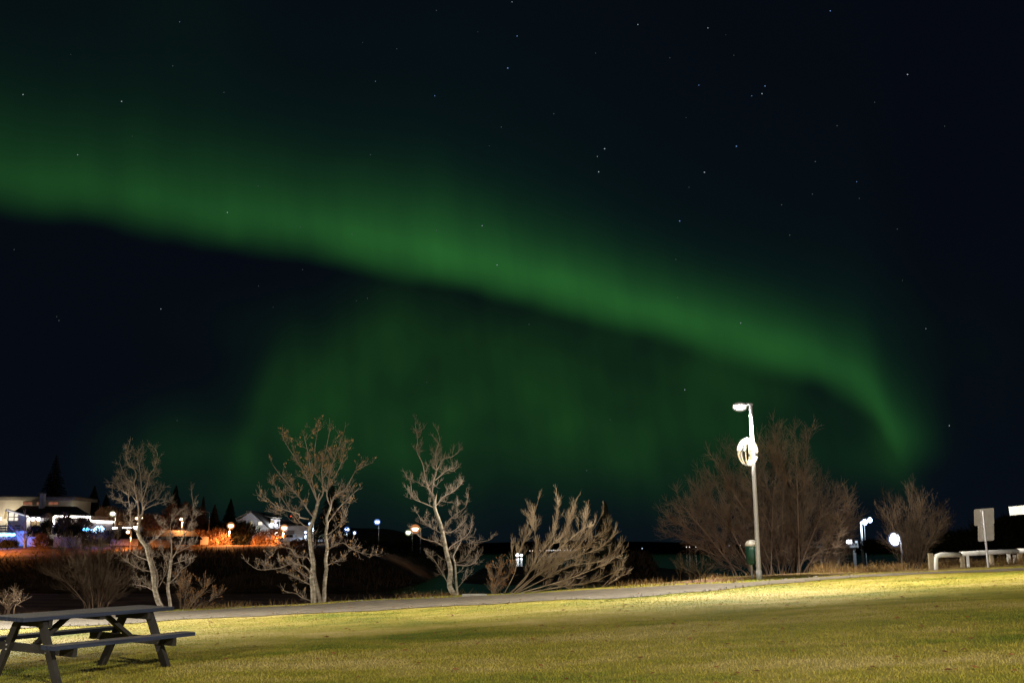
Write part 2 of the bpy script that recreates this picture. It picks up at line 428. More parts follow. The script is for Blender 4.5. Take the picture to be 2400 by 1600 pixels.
def rhill(x, y):
    return -5 + (6.6 + 4.3 * ss(40, 66, x) + .5 * lump(x, y, .18)) * ss(.0, 9., x - .425 * y) * ss(70, 84, y) * (1 - ss(190, 240, y))
rh = grid('hillside', np.linspace(24, 200, 90), np.linspace(68, 250, 60), rhill, M['dark'])
struct(rh, 'black hillside rising behind the guard rail', 'hill')

# grass blades
def blades(name, n, xr, yr, keep, hmin, hmax, wid, m, hscale=None):
    x = rng.uniform(*xr, n * 3); y = rng.uniform(*yr, n * 3); k = keep(x, y); x = x[k][:n]; y = y[k][:n]; n = len(x)
    z = ground(x, y); h = rng.uniform(hmin, hmax, n) * (hscale(x, y) if hscale else 1); a = rng.uniform(0, 2 * np.pi, n); lx = rng.normal(0, .5, n) * h; ly = rng.normal(0, .5, n) * h
    wv = wid * rng.uniform(.7, 1.3, n)
    V = np.empty((n, 3, 3), np.float32)
    V[:, 0] = np.stack([x - np.cos(a) * wv, y - np.sin(a) * wv, z - .005], 1); V[:, 1] = np.stack([x + np.cos(a) * wv, y + np.sin(a) * wv, z - .005], 1)
    V[:, 2] = np.stack([x + lx, y + ly, z + h], 1)
    me = bpy.data.meshes.new(name); me.vertices.add(n * 3); me.vertices.foreach_set('co', V.ravel())
    me.loops.add(n * 3); me.loops.foreach_set('vertex_index', np.arange(n * 3, dtype=np.int32))
    me.polygons.add(n); me.polygons.foreach_set('loop_start', np.arange(0, n * 3, 3, dtype=np.int32))
    me.update(calc_edges=True); me.materials.append(m)
    o = bpy.data.objects.new(name, me); COL.objects.link(o); return o
infr = lambda x, y: (np.abs(x) < .56 * y + .6) & ((y < path_edge(x)[0] - .02) | ((y > path_edge(x)[1] + .05) & (y < crest(x) + .4)))
gb = blades('grass', 330000, (-15, 16), (8.2, 29), infr, .016, .048, .006, M['lawn'], lambda x, y: .72 - .40 * ss(11, 19, y))
tag(gb, 'short grass blades covering the lawn beside the path', 'grass', kind='stuff')
rim = lambda x, y: (y > crest(x) - 1.6) & (y < crest(x) + 2.0) & (x > 8.6) & (rng.uniform(0, 1, len(x)) < .10 + .9 * (lump(x, y, 2.2) > .12))
db = blades('dry_grass', 26000, (7, 24), (26, 32), rim, .08, .42, .008, M['straw'], lambda x, y: np.clip(.55 + .6 * lump(x, y, 1.6), .15, 1.2))
tag(db, 'tall dry golden grass along the bank by the guard rail', 'grass', kind='stuff')
rim2 = lambda x, y: (y > path_edge(x)[1] + .1) & (y < crest(x) + 1.2) & (x < 8) & (rng.uniform(0, 1, len(x)) < .15 + .85 * (np.sin(x * 1.7 + 2) * np.sin(x * .63) > .25))
wb = blades('weeds', 3500, (-15, 8), (25.5, 30), rim2, .04, .20, .007, M['straw'])
tag(wb, 'thin dry weeds along the far edge of the path', 'weeds', kind='stuff')

def bits(name, n, xr, yr, keep, r0, r1, m, label, cat, flat=.5):
    mb = MB(); k = 0
    while k < n:
        x = random.uniform(*xr); y = random.uniform(*yr)
        if not keep(x, y): continue
        k += 1; z = gz(x, y); r = random.uniform(r0, r1); a = random.uniform(0, 6.28); b_ = len(mb.v)
        for i in range(4): mb.v.append((x + r * math.cos(a + i * 1.57 + random.uniform(-.3, .3)), y + r * math.sin(a + i * 1.57), z + .016 + random.uniform(0, r * flat)))
        mb.v.append((x, y, z + .02 + r * flat))
        for i in range(4): mb.f.append((b_ + i, b_ + (i + 1) % 4, b_ + 4))
    tag(mb.build(name, m), label, cat, kind='stuff')
bits('pebbles', 420, (-14, 9), (22, 26.4), lambda x, y: min(abs(y - path_edge(x)[0]), abs(y - path_edge(x)[1])) < random.expovariate(9), .012, .035, M['gravelstone'], 'small pale pebbles along both edges of the path', 'pebbles', 1.)
bits('fallen_leaves', 420, (-13, 13), (9, 26), lambda x, y: abs(x) < .55 * y, .02, .045, M['russet'], 'small brown fallen leaves scattered on the lawn and path', 'leaves')

# ------------------------------------------------------------------ bare trees
def smooth_path(pts, step=.10):
    P = [np.array(p, float) for p in pts]
    if len(P) == 2: P = [P[0], (P[0] + P[1]) / 2 + rng.normal(0, .02, 3), P[1]]
    P = [2 * P[0] - P[1]] + P + [2 * P[-1] - P[-2]]
    out = []
    for i in range(1, len(P) - 2):
        a, b_, c, d = P[i - 1:i + 3]; n = max(2, int(np.linalg.norm(c - b_) / step))
        for k in range(n):
            t = k / n
            out.append(.5 * ((2 * b_) + (-a + c) * t + (2 * a - 5 * b_ + 4 * c - d) * t * t + (-a + 3 * b_ - 3 * c + d) * t ** 3))
    out.append(P[-2]); return out
class Tree:
    def __init__(s, tip=.006, droop=0., up=.25, wig=.22, buds=0., seg=.09, spread=(.5, 1.0), flat=.75, fin=2., fl=.17):
        s.tr = MB(); s.cr = MB(); s.bud = MB(); s.tip = tip; s.up = up; s.wig = wig; s.buds = buds; s.seg = seg; s.spread = spread; s.flat = flat; s.fin = fin; s.fl = fl
    def limb(s, pts, r0, r1, dens=5., lev=2, ln=.5, trunk=False, start=.25, n=None):
        P = smooth_path(pts); m = len(P)
        # natural wobble
        rad = [r0 + (r1 - r0) * (i / (m - 1)) ** .8 for i in range(m)]
        (s.tr if trunk else s.cr).tube(P, rad, n or (9 if trunk else 5))
        L = sum(np.linalg.norm(P[i + 1] - P[i]) for i in range(m - 1))
        s.kids(P, rad, L, dens, lev, ln, start)
        return P
    def kids(s, P, rad, L, dens, lev, ln, start):
        if lev <= 0: return
        n = int(L * dens * (s.fin if lev == 1 else 1) + random.random())
        for _ in range(n):
            t = start + (1 - start) * random.random() ** .9; i = min(int(t * (len(P) - 1)), len(P) - 2)
            d = P[i + 1] - P[i]; d = d / (np.linalg.norm(d) + 1e-9)
            perp = rng.normal(0, 1, 3); perp[1] *= s.flat; perp -= d * perp.dot(d); perp /= (np.linalg.norm(perp) + 1e-9)
            a = random.uniform(*s.spread) * (1.15 if lev == 1 else 1)
            dd = d * math.cos(a) + perp * math.sin(a)
            s.twig(P[i], dd, ln * random.uniform(.35, 1.15) * (1.1 - .45 * t), min(rad[i] * .40, .0095), dens * 1.15, lev)
        if lev: s.twig(P[-1], (P[-1] - P[-2]) / (np.linalg.norm(P[-1] - P[-2]) + 1e-9), ln * .6, rad[-1], dens * 1.15, lev)
    def twig(s, p, d, L, r, dens, lev):
        n = max(3, int(L / s.seg)); P = [np.array(p)]; st = L / n; r = max(r * (.8 if lev == 1 else 1.), s.tip * 1.15)
        d = np.array(d)
        for i in range(n):
            d = d + rng.normal(0, s.wig, 3) * (.8 if lev > 1 else .55); d[2] += s.up * (.5 + i / n) * .6; d /= np.linalg.norm(d)
            P.append(P[-1] + d * st)
        rad = [r + (s.tip - r) * i / n for i in range(n + 1)]
        s.cr.tube(P, rad, 4 if lev > 1 else 3, cap=False)
        if lev > 1: s.kids(P, rad, L, dens, lev - 1, max(L * .55, .15) if lev > 2 else s.fl, .12)
        elif s.buds and random.random() < s.buds * .32:
            for _ in range(random.randint(2, 4)):
                q = P[-1] + rng.normal(0, .022, 3) - d * random.uniform(0, .12)
                e = d * .055 * random.uniform(.6, 1.5) + rng.normal(0, .014, 3); sd = np.cross(e, rng.normal(0, 1, 3)); sd = sd / np.linalg.norm(sd) * .015
                b0 = len(s.bud.v); s.bud.v += [tuple(q), tuple(q + e * .5 + sd), tuple(q + e), tuple(q + e * .5 - sd)]; s.bud.f.append((b0, b0 + 1, b0 + 2, b0 + 3))
    def finish(s, name, base, label, cat, tm, cm, bm=None, group=None):
        t = thing(name, base, label, cat, group)
        if s.tr.v: s.tr.build('trunk', tm, t, smooth=True)
        s.cr.build('crown', cm, t)
        if s.bud.v and bm: s.bud.build('leaves', bm, t)
        return t
def W(pts, y, dep=.0):
    """photo points of one limb placed at distance y; dep = how far it leans towards/away along its length"""
    n = len(pts); out = []
    for i, p in enumerate(pts):
        out.append(at(p[0], p[1], y + dep * i / max(1, n - 1)))
    return [tuple(o) for o in out]
def root_down(pts, y, d=.4):
    p = at(*pts[0], y); g = gz(p.x, y); 
    return [(p.x, y, min(g - .15, p.z - .05))] + W(pts, y)

# tree with remaining withered leaves (centre left)
y2 = 26.75; t = Tree(tip=.0023, fin=3.6, fl=.15, up=.42, wig=.24, buds=.42, spread=(.45, .95))
t.limb(root_down([(736, 1416), (735, 1384), (732, 1353), (735, 1322), (730, 1292), (726, 1251), (728, 1232), (737, 1212), (745, 1177)], y2), .092, .042, 2.2, 2, .45, True, .45)
t.limb(root_down([(752, 1416), (745, 1384), (737, 1350), (736, 1325)], y2), .066, .045, 0, 0, .3, True)
t.limb(root_down([(759, 1416), (761, 1363), (765, 1333), (763, 1312), (767, 1282), (763, 1257), (767, 1227), (765, 1214), (775, 1188)], y2), .060, .034, 2.6, 2, .45, True, .4)
for pts, r0, dep, ln in (
  ([(745, 1177), (726, 1133), (712, 1106), (694, 1077), (671, 1041), (663, 1026)], .045, .3, .42),
  ([(745, 1177), (755, 1160), (757, 1147), (755, 1122), (755, 1092), (765, 1049), (771, 1016)], .042, -.3, .42),
  ([(724, 1216), (702, 1212), (700, 1204), (673, 1196), (645, 1184), (628, 1169), (618, 1161)], .036, -.6, .38),
  ([(775, 1188), (784, 1161), (806, 1149), (820, 1127), (835, 1102), (862, 1088)], .036, .5, .36),
  ([(775, 1188), (766, 1163), (769, 1131), (776, 1095), (790, 1060)], .032, -.5, .4),
  ([(767, 1290), (773, 1284), (804, 1271), (818, 1282), (845, 1294), (875, 1300)], .036, -.5, .32),
  ([(765, 1325), (788, 1314), (808, 1302)], .026, .5, .32),
  ([(734, 1350), (726, 1341), (714, 1327), (682, 1320), (661, 1329), (624, 1334), (602, 1333), (586, 1322)], .05, -.7, .30),
  ([(733, 1372), (718, 1365), (692, 1351), (665, 1341), (648, 1336)], .036, -.3, .30),
  ([(734, 1360), (716, 1348), (694, 1334), (684, 1322)], .028, .4, .3),
  ([(733, 1330), (727, 1314), (718, 1304), (694, 1304), (682, 1286), (655, 1282), (637, 1294)], .036, .6, .3),
  ([(735, 1410), (706, 1398), (694, 1390), (673, 1386)], .028, -.4, .2),
  ([(735, 1212), (722, 1196), (705, 1170), (680, 1140), (655, 1110), (640, 1090)], .04, .6, .4),
  ([(728, 1240), (705, 1225), (684, 1200), (664, 1172), (640, 1130)], .034, .8, .4),
  ([(740, 1160), (732, 1130), (727, 1095), (722, 1060), (713, 1025)], .034, -.7, .4),
  ([(726, 1133), (738, 1092), (738, 1050), (745, 1005)], .028, .2, .4),
  ([(755, 1122), (778, 1088), (793, 1048), (803, 1022)], .028, .5, .4),
  ([(767, 1227), (790, 1195), (812, 1172), (832, 1152)], .030, .7, .4),
  ([(757, 1147), (782, 1120), (802, 1080), (806, 1050)], .028, -.8, .38),
  ([(764, 1255), (785, 1240), (805, 1215), (815, 1190)], .026, -.7, .36)):
    t.limb(W(pts, y2, dep), r0 * .58, .0055, 7.5, 3, ln, start=.2)
p = at(745, 1415, y2)
t.finish('bare_tree', (p.x, y2, gz(p.x, y2)), 'bare tree with two pale trunks and withered leaves clinging to its top', 'tree', M['bark_pale'], M['bark'], M['leaf'])

# leaning tree at the left, behind the table
y1 = 27.6; t = Tree(tip=.0023, fin=4., fl=.15, up=.34, wig=.30, spread=(.5, 1.1))
t.limb(root_down([(384, 1432), (372, 1410), (363, 1378), (361, 1355), (356, 1329), (348, 1301), (343, 1281), (333, 1268), (324, 1250), (326, 1225)], y1), .088, .042, 2.4, 2, .4, True, .35)
t.limb(root_down([(400, 1432), (397, 1402), (393, 1378), (397, 1348), (400, 1322), (401, 1311)], y1), .056, .036, 4., 2, .4, True, .3)
for pts, r0, dep, ln in (
  ([(326, 1225), (333, 1205), (335, 1197), (333, 1174), (332, 1155), (330, 1123), (326, 1091), (321, 1072), (326, 1057)], .05, .3, .36),
  ([(325, 1222), (324, 1187), (319, 1161), (314, 1132), (319, 1118), (316, 1101), (301, 1088), (295, 1065), (300, 1052)], .045, -.4, .34),
  ([(314, 1132), (298, 1122), (288, 1104), (282, 1088)], .028, .4, .3),
  ([(324, 1250), (312, 1238), (305, 1229), (306, 1216), (305, 1190), (301, 1167), (303, 1142)], .036, -.7, .34),
  ([(303, 1175), (290, 1176), (275, 1170), (267, 1168)], .022, -.3, .26),
  ([(302, 1160), (284, 1148), (272, 1135), (265, 1130)], .022, .5, .28),
  ([(335, 1197), (342, 1180), (356, 1173), (371, 1161), (379, 1151)], .030, .6, .34),
  ([(333, 1174), (342, 1146), (351, 1111), (360, 1100), (365, 1085), (369, 1063), (364, 1053)], .030, -.2, .3),
  ([(338, 1194), (356, 1184), (377, 1178), (390, 1174), (398, 1176)], .026, .8, .26),
  ([(331, 1150), (345, 1130), (355, 1118), (368, 1116)], .024, .8, .34),
  ([(324, 1180), (309, 1160), (296, 1140), (284, 1120)], .026, .9, .34),
  ([(351, 1338), (332, 1334), (311, 1324), (286, 1306)], .032, -.5, .22),
  ([(346, 1312), (321, 1302), (307, 1292)], .020, .4, .22),
  ([(358, 1378), (337, 1364), (322, 1351)], .024, -.4, .22),
  ([(362, 1385), (342, 1374), (321, 1370)], .024, .4, .22),
  ([(366, 1390), (370, 1362), (368, 1340), (358, 1312), (352, 1282)], .032, -.2, .26),
  ([(372, 1375), (385, 1350), (392, 1330), (385, 1305), (378, 1285)], .020, -.6, .28),
  ([(340, 1276), (356, 1268), (370, 1258), (382, 1246)], .022, .5, .3),
  ([(401, 1311), (402, 1285), (400, 1253), (399, 1229), (407, 1213), (418, 1200)], .034, .2, .32),
  ([(401, 1311), (411, 1297), (420, 1278), (432, 1253), (441, 1240), (452, 1210), (453, 1182), (449, 1157)], .034, -.2, .30),
  ([(411, 1297), (428, 1287), (451, 1277)], .022, .5, .26),
  ([(402, 1322), (426, 1314), (447, 1308)], .020, -.5, .22),
  ([(398, 1365), (416, 1348), (425, 1334), (441, 1324)], .022, .6, .24),
  ([(400, 1253), (385, 1238), (372, 1225)], .018, -.5, .3),
  ([(432, 1253), (428, 1230), (436, 1205)], .018, .6, .28)):
    t.limb(W(pts, y1, dep), r0 * .58, .0055, 8.5, 3, ln * .95, start=.2)
p = at(388, 1430, y1)
t.finish('bare_tree', (p.x, y1, gz(p.x, y1)), 'leaning bare tree with whitish trunks right behind the picnic table', 'tree', M['bark_pale'], M['bark'])

# slender crooked tree in the middle
y3 = 26.9; t = Tree(tip=.0023, fin=4., fl=.15, up=.42, wig=.26, spread=(.45, 1.0))
t.limb(root_down([(1070, 1399), (1054, 1374), (1056, 1334), (1046, 1293), (1040, 1262), (1032, 1228), (1019, 1191), (1019, 1176)], y3), .084, .042, 1.6, 2, .4, True, .45)
t.limb(root_down([(1072, 1397), (1068, 1344), (1066, 1317), (1062, 1303), (1074, 1279)], y3), .042, .018, 5., 2, .35, True, .3)
for pts, r0, dep, ln in (
  ([(1019, 1176), (1007, 1149), (997, 1123), (991, 1088), (977, 1056), (979, 1027), (974, 1002)], .042, .2, .34),
  ([(1018, 1176), (1013, 1153), (1017, 1123), (1023, 1102), (1021, 1062), (1030, 1031), (1028, 1017)], .034, -.3, .32),
  ([(1023, 1102), (1030, 1090), (1040, 1074), (1060, 1070), (1074, 1058)], .022, .4, .26),
  ([(1019, 1190), (997, 1180), (977, 1172), (966, 1164), (964, 1139)], .026, -.5, .3),
  ([(1004, 1143), (991, 1137), (970, 1125), (954, 1119)], .018, .4, .2),
  ([(1033, 1248), (1009, 1235), (989, 1219), (980, 1205)], .022, .5, .26),
  ([(1042, 1282), (1023, 1270), (991, 1262), (975, 1250)], .028, -.4, .28),
  ([(1052, 1370), (1032, 1334), (1017, 1311), (1007, 1302)], .026, -.4, .16),
  ([(1020, 1185), (1026, 1180), (1038, 1164), (1056, 1155), (1074, 1141), (1081, 1132)], .028, .6, .32),
  ([(1036, 1245), (1040, 1239), (1050, 1221), (1072, 1202), (1091, 1188), (1097, 1168)], .030, -.4, .34),
  ([(1048, 1295), (1054, 1282), (1070, 1270), (1087, 1260), (1101, 1245), (1105, 1229)], .034, .4, .26),
  ([(1085, 1262), (1100, 1264), (1115, 1270), (1144, 1266)], .022, -.4, .30),
  ([(1070, 1323), (1095, 1325), (1112, 1318), (1121, 1307)], .026, .4, .30),
  ([(1066, 1318), (1087, 1313), (1098, 1296), (1105, 1283)], .022, -.5, .30),
  ([(1020, 1125), (1035, 1112), (1050, 1100), (1066, 1095)], .022, .5, .3),
  ([(1036, 1240), (1050, 1248), (1068, 1240), (1080, 1228)], .022, .7, .3),
  ([(1070, 1380), (1085, 1362), (1095, 1350)], .014, .2, .2)):
    t.limb(W(pts, y3, dep), r0 * .60, .0055, 8.5, 3, ln * 1.05, start=.15)
p = at(1068, 1398, y3)
t.finish('bare_tree', (p.x, y3, gz(p.x, y3)), 'slender crooked bare tree leaning left in the middle of the bank', 'tree', M['bark_pale'], M['bark'])

# windblown willow
yw = 27.2; t = Tree(tip=.0018, fin=3.0, fl=.22, up=.28, wig=.13, spread=(.2, .62), flat=.8)
for pts, r0, dep, ln in (
  ([(1183, 1388), (1205, 1344), (1215, 1300), (1232, 1259), (1248, 1234), (1252, 1206), (1258, 1183)], .040, .0, .42),
  ([(1203, 1344), (1201, 1304), (1199, 1280)], .020, .4, .24),
  ([(1236, 1345), (1254, 1308), (1258, 1279), (1250, 1234), (1244, 1205)], .028, -.5, .4),
  ([(1195, 1389), (1232, 1355), (1264, 1296), (1293, 1263), (1299, 1234), (1305, 1202), (1307, 1172)], .044, .3, .42),
  ([(1198, 1389), (1248, 1334), (1293, 1300), (1323, 1275), (1330, 1232), (1346, 1186)], .044, -.3, .42),
  ([(1205, 1388), (1264, 1340), (1323, 1300), (1344, 1280), (1364, 1247), (1374, 1206)], .046, .5, .42),
  ([(1212, 1388), (1277, 1334), (1334, 1297), (1385, 1247), (1407, 1212)], .046, -.5, .42),
  ([(1205, 1389), (1293, 1326), (1354, 1302), (1405, 1284), (1434, 1256)], .044, .2, .4),
  ([(1208, 1390), (1272, 1358), (1334, 1326), (1405, 1314), (1444, 1285)], .044, -.4, .4),
  ([(1215, 1390), (1313, 1362), (1374, 1340), (1425, 1316), (1452, 1300)], .042, .5, .4),
  ([(1225, 1390), (1330, 1372), (1390, 1362), (1440, 1340)], .036, -.3, .36),
  ([(1410, 1376), (1440, 1345), (1458, 1318)], .024, .1, .22),
  ([(1414, 1376), (1450, 1352), (1468, 1345)], .020, .4, .2),
  ([(1230, 1352), (1262, 1320), (1300, 1305), (1340, 1308), (1380, 1315)], .030, -.7, .36),
  ([(1250, 1330), (1290, 1280), (1320, 1250), (1335, 1210)], .026, .8, .4),
  ([(1290, 1300), (1340, 1260), (1365, 1240), (1390, 1228)], .026, .9, .4),
  ([(1320, 1300), (1370, 1280), (1400, 1262), (1420, 1240)], .026, -.9, .4)):
    t.limb(W(pts, yw, dep), r0 * .40, .0038, 8.5, 3, ln * .95, start=.22)
p = at(1205, 1390, yw)
t.finish('willow', (p.x, yw, gz(p.x, yw)), 'windblown bare willow fanning out to the right, beside the path', 'tree', M['willow'], M['willow'])

# many-stemmed shrubs
def stems_shrub(name, y, bases, tops, nst, label, m, dens, ln, r0=.03, lev=3, dep=1.2, tip=.0022, up=.2, wig=.14, lm=None, buds=0., spread=(.2, .6), fin=2.6, fl=.26):
    t = Tree(tip=tip, up=up, wig=wig, spread=spread, buds=buds, fin=fin, fl=fl)
    for i in range(nst):
        f = (i + .5) / nst; j = min(int(f * len(tops)), len(tops) - 1)
        b0 = bases[0] + (bases[1] - bases[0]) * (f * .7 + .3 * random.random())
        u1 = tops[j][0] + random.uniform(-1, 1) * tops[j][2]; v1 = tops[j][1] + random.uniform(0, .35) * (bases[2] - tops[j][1])
        um = b0 + (u1 - b0) * random.uniform(.28, .5); vm = bases[2] + (v1 - bases[2]) * .5
        yy = y + random.uniform(-.35, .35); d = random.uniform(-dep, dep)
        p0 = at(b0, bases[2], yy); g = gz(p0.x, yy)
        pts = [(p0.x, yy, min(g - .1, p0.z))] + W([(b0 + .15 * (um - b0), bases[2] + .2 * (vm - bases[2])), (um, vm), ((um + u1) / 2 + random.uniform(-8, 8), (vm + v1) / 2), (u1, v1)], yy, d)
        t.limb(pts, r0 * random.uniform(.5, 1.0), .006, dens, lev, ln, start=.12)
    p = at((bases[0] + bases[1]) / 2, bases[2], y)
    return t.finish(name, (p.x, y, gz(p.x, y)), label, 'shrub', m, m, lm)
stems_shrub('tall_shrub', 30.4, (1700, 1960, 1352),
    [(1600, 1215, 25), (1620, 1150, 25), (1655, 1095, 25), (1690, 1040, 20), (1720, 1022, 20), (1765, 1040, 25), (1810, 1010, 20), (1835, 1012, 25), (1880, 1020, 20),
     (1895, 1075, 20), (1925, 1110, 20), (1955, 1140, 20), (1985, 1180, 20), (1995, 1215, 18)], 42,
    'big round leafless shrub standing behind the lit lamp post', M['bigshrub'], 6.5, .8, .030, dep=1.1, wig=.14, up=.12, spread=(.25,.75), fin=4., fl=.34)
for (b0, b1, tp, n_, nm, lab) in (
    (2112, 2168, [(2068, 1172, 8), (2098, 1152, 12), (2125, 1142, 12), (2150, 1150, 10), (2165, 1185, 10), (2190, 1200, 12), (2215, 1215, 10)], 17, 'tall_shrub', 'leafless shrub between the water and the end of the guard rail'),):
    stems_shrub(nm, 28.3, (b0, b1, 1336), tp, n_, lab, M['shrub'], 7., .6, .020, dep=1.0, wig=.14, up=.14, spread=(.25, .7), fin=3., fl=.28)
stems_shrub('tall_shrub', 29.2, (195, 260, 1420), [(115, 1330, 12), (135, 1280, 14), (165, 1250, 14), (205, 1240, 14), (240, 1245, 14), (270, 1265, 12), (295, 1310, 12), (312, 1345, 8)], 20,
    'dim leafless shrub low behind the picnic table, left of the leaning tree', M['shrub'], 6.5, .65, .022, dep=1.3, wig=.12)
stems_shrub('small_shrub', 26.9, (418, 452, 1434), [(425, 1355, 8), (440, 1350, 8), (470, 1368, 8), (485, 1372, 8), (500, 1388, 6)], 9,
    'small shrub with russet leaves right of the leaning tree', M['twig'], 7., .26, .011, dep=.5, lm=M['russet'], buds=.9)
stems_shrub('small_shrub', 26.9, (1148, 1162, 1395), [(1150, 1330, 4), (1172, 1322, 6), (1188, 1330, 6)], 6,
    'little russet-tipped shrub at the foot of the willow', M['twig'], 7., .22, .009, dep=.4, lm=M['russet'], buds=.9)
stems_shrub('small_shrub', 27.5, (5, 40, 1430), [(12, 1398, 6), (28, 1394, 6), (45, 1400, 6)], 6,
    'low twiggy shrub above the left end of the picnic table', M['twig'], 6., .22, .008, dep=.4)
stems_shrub('small_shrub', 27.2, (1585, 1680, 1358), [(1590, 1315, 12), (1600, 1325, 10), (1640, 1310, 14), (1660, 1325, 12)], 9,
    'low twiggy shrub at the left foot of the big round shrub', M['shrub'], 6., .26, .010, dep=.5)

# ------------------------------------------------------------------ lamp posts on the path
def lum_light(name, loc, watt, col, parent, spill, c0=1.42, c1=2.15, radius=.10):
    """road luminaire: bright strip along the path (x), cut off across it (y)"""
    o = point_light(name, loc, col, watt, parent, radius); l = o.data; l.use_nodes = True; t = l.node_tree
    em = t.nodes['Emission']; em.inputs[0].default_value = (1, 1, 1, 1)
    tcn = t.nodes.new('ShaderNodeTexCoord'); s_ = t.nodes.new('ShaderNodeSeparateXYZ'); t.links.new(tcn.outputs['Normal'], s_.inputs[0])
    ny = NX(t, s_.outputs[1]); nz = (NX(t, s_.outputs[2]) * -1.).max(0.)   # +y = river side, nz = downwards
    c = nz.max(.12)
    fr = ((ny * -1.).max(0.) / c); bk = (ny.max(0.) / c)
    cut = fr.step(c0, c1)
    thr = (c.pow(-.95)).min(3.2) * nz.step(.10, .24) * (fr.step(.5, 1.25) * .9 + .55)
    f = (cut * -(1 - spill) + 1.) * thr * (bk.step(.40, .95) * -1. + 1.)
    t.links.new(f.s, em.inputs[1])
    return o
def path_lamp(x, y, h, label, watt, c0, c1):
    z = gz(x, y); t = thing('lamp_post', (x, y, z), label, 'lamp post', 'lamp posts along the path')
    m = MB(); m.tube([(x, y, z - .3), (x, y, z + .05), (x, y, z + h * .5), (x, y, z + h)], [.068, .066, .056, .044], 14); m.build('pole', M['white_paint'] if 0 else M['steel'], t, True)
    m = MB(); m.tube([(x, y, z - .05), (x, y, z + .22), (x, y, z + .24)], [.085, .08, .05], 12); m.build('base_collar', M['steel'], t, True)
    m = MB(); m.tube([(x + .05, y, z + h + .005), (x - .13, y, z + h + .012)], [.038, .03], 10); m.build('arm', M['steel'], t, True)
    hx = x - .30; hz = z + h - .035
    m = MB(); m.ball((hx, y, hz + .035), 1, 18, 8, (.19, .13, .055)); hd = m.build('lamp_head', M['steel'], t, True)
    m = MB(); m.ball((hx, y, hz - .02), 1, 18, 8, (.165, .12, .085)); m.build('diffuser', M['e_led'], hd, True)
    MB().ball((hx, y, hz - .03), 1, 18, 10, (.205, .15, .125)).build('led_halo', HALO['led'], hd, True)  # added glow shell, gives the lamp head a soft halo rim
    lum_light('lamp_light', (hx, y, hz - .26), watt, (1., .93, .78), t, .06, c0, c1)
    point_light('lamp_spill', (hx, y - .0, hz - .2), (1., .93, .80), watt * .0025, t, .1)
    return t
WL = 6200.
lamp = path_lamp(6.50, 26.9, 4.62, 'lit lamp post by the path with a glowing ball decoration hung on it', WL, 1.2, 2.3)
path_lamp(-15.2, 26.9, 4.62, 'lit lamp post by the path, out of view to the left', WL * 1.15, 1.9, 3.3)

# tall street lamps of the street behind the viewer (out of view; they light the lawn)
def tall_lamp(x, y, h, label, watt):
    z = gz(x, y); t = thing('street_lamp', (x, y, z), label, 'street lamp', 'tall street lamps behind the lawn')
    m = MB(); m.tube([(x, y, z - .3), (x, y, z + h)], [.1, .06], 12); m.build('pole', M['steel'], t, True)
    m = MB(); m.tube([(x, y, z + h), (x, y + .9, z + h + .12)], [.05, .04], 8); m.build('arm', M['steel'], t, True)
    m = MB(); m.box((x, y + 1.15, z + h + .16), (.24, .6, .10)); hd = m.build('lamp_head', M['steel'], t)
    m = MB(); m.box((x, y + 1.15, z + h + .10), (.18, .5, .03)); m.build('diffuser', M['e_led'], hd)
    point_light('lamp_light', (x, y + 1.15, z + h - .12), (1., .93, .82), watt, t, .18)
tall_lamp(7, -7, 8.0, 'tall street lamp behind the viewer, right one', 15000)
tall_lamp(-13, -8, 8.0, 'tall street lamp behind the viewer, left one', 11000)

# ball of string lights hung on the lamp post
c = at(1752, 1059, 27.02); t = thing('light_ball', (c.x, c.y, c.z - .42), 'glowing ball of white string lights hung on the lamp post', 'light decoration')
rx, rz_ = .262, .365
m = MB()
for k in range(8):
    a = math.pi * k / 8
    m.tube([(c.x + rx * math.cos(a) * math.cos(q), c.y + rx * math.sin(a) * math.cos(q), c.z + rz_ * math.sin(q)) for q in np.linspace(0, 2 * math.pi, 25)], .006, 4, False)
m.tube([(c.x - .02, c.y, c.z + rz_), (c.x, c.y, c.z + rz_ + .03)], .012, 6); m.build('frame', M['steel'], t)
def beads(pts, r, thin=.005):
    """one string of bulbs: a thin wire that swells at every bulb"""
    P = []; Q = []
    for i in range(len(pts) - 1):
        p = np.array(pts[i]); q = np.array(pts[i + 1])
        for f, g in ((0, 1.), (.2, .75), (.34, 0), (.66, 0), (.8, .75)):
            P.append(p + (q - p) * f); Q.append(thin + (r - thin) * g)
    return MB().tube(P, Q, 6)
for k in range(12):
    a = 2 * math.pi * k / 12 + .1; left = math.cos(a) < .25; far_ = math.sin(a) > .15
    fz_ = lambda q: (c.x + rx * math.cos(a) * math.cos(q), c.y + rx * math.sin(a) * math.cos(q), c.z + rz_ * math.sin(q))
    beads([fz_(q) for q in np.linspace(1.4, .1 if left else -.1, 12)], .029).build('light_strand', M['e_string'], t)
    if left and not far_: beads([fz_(q) for q in np.linspace(-.02, -1.0, 9)], .017).build('light_strand', M['e_stringdim'], t)
    elif not left: beads([fz_(q) for q in np.linspace(-.35, -1.3, 8)], .028).build('light_strand', M['e_string'], t)
for rr, zz in ((.18, .245), (.10, .32)):
    beads([(c.x + rr * math.cos(q), c.y + rr * math.sin(q), c.z + zz) for q in np.linspace(0, 2 * math.pi, 22)], .024).build('light_ring', M['e_string'], t)
m = MB(); m.ball((c.x + .06, c.y, c.z - .28), .08, 12, 8); m.build('bottom_cluster', M['e_string'], t)
point_light('ball_light', (c.x - .05, c.y - .45, c.z), (1., .80, .52), 2, t, .2)

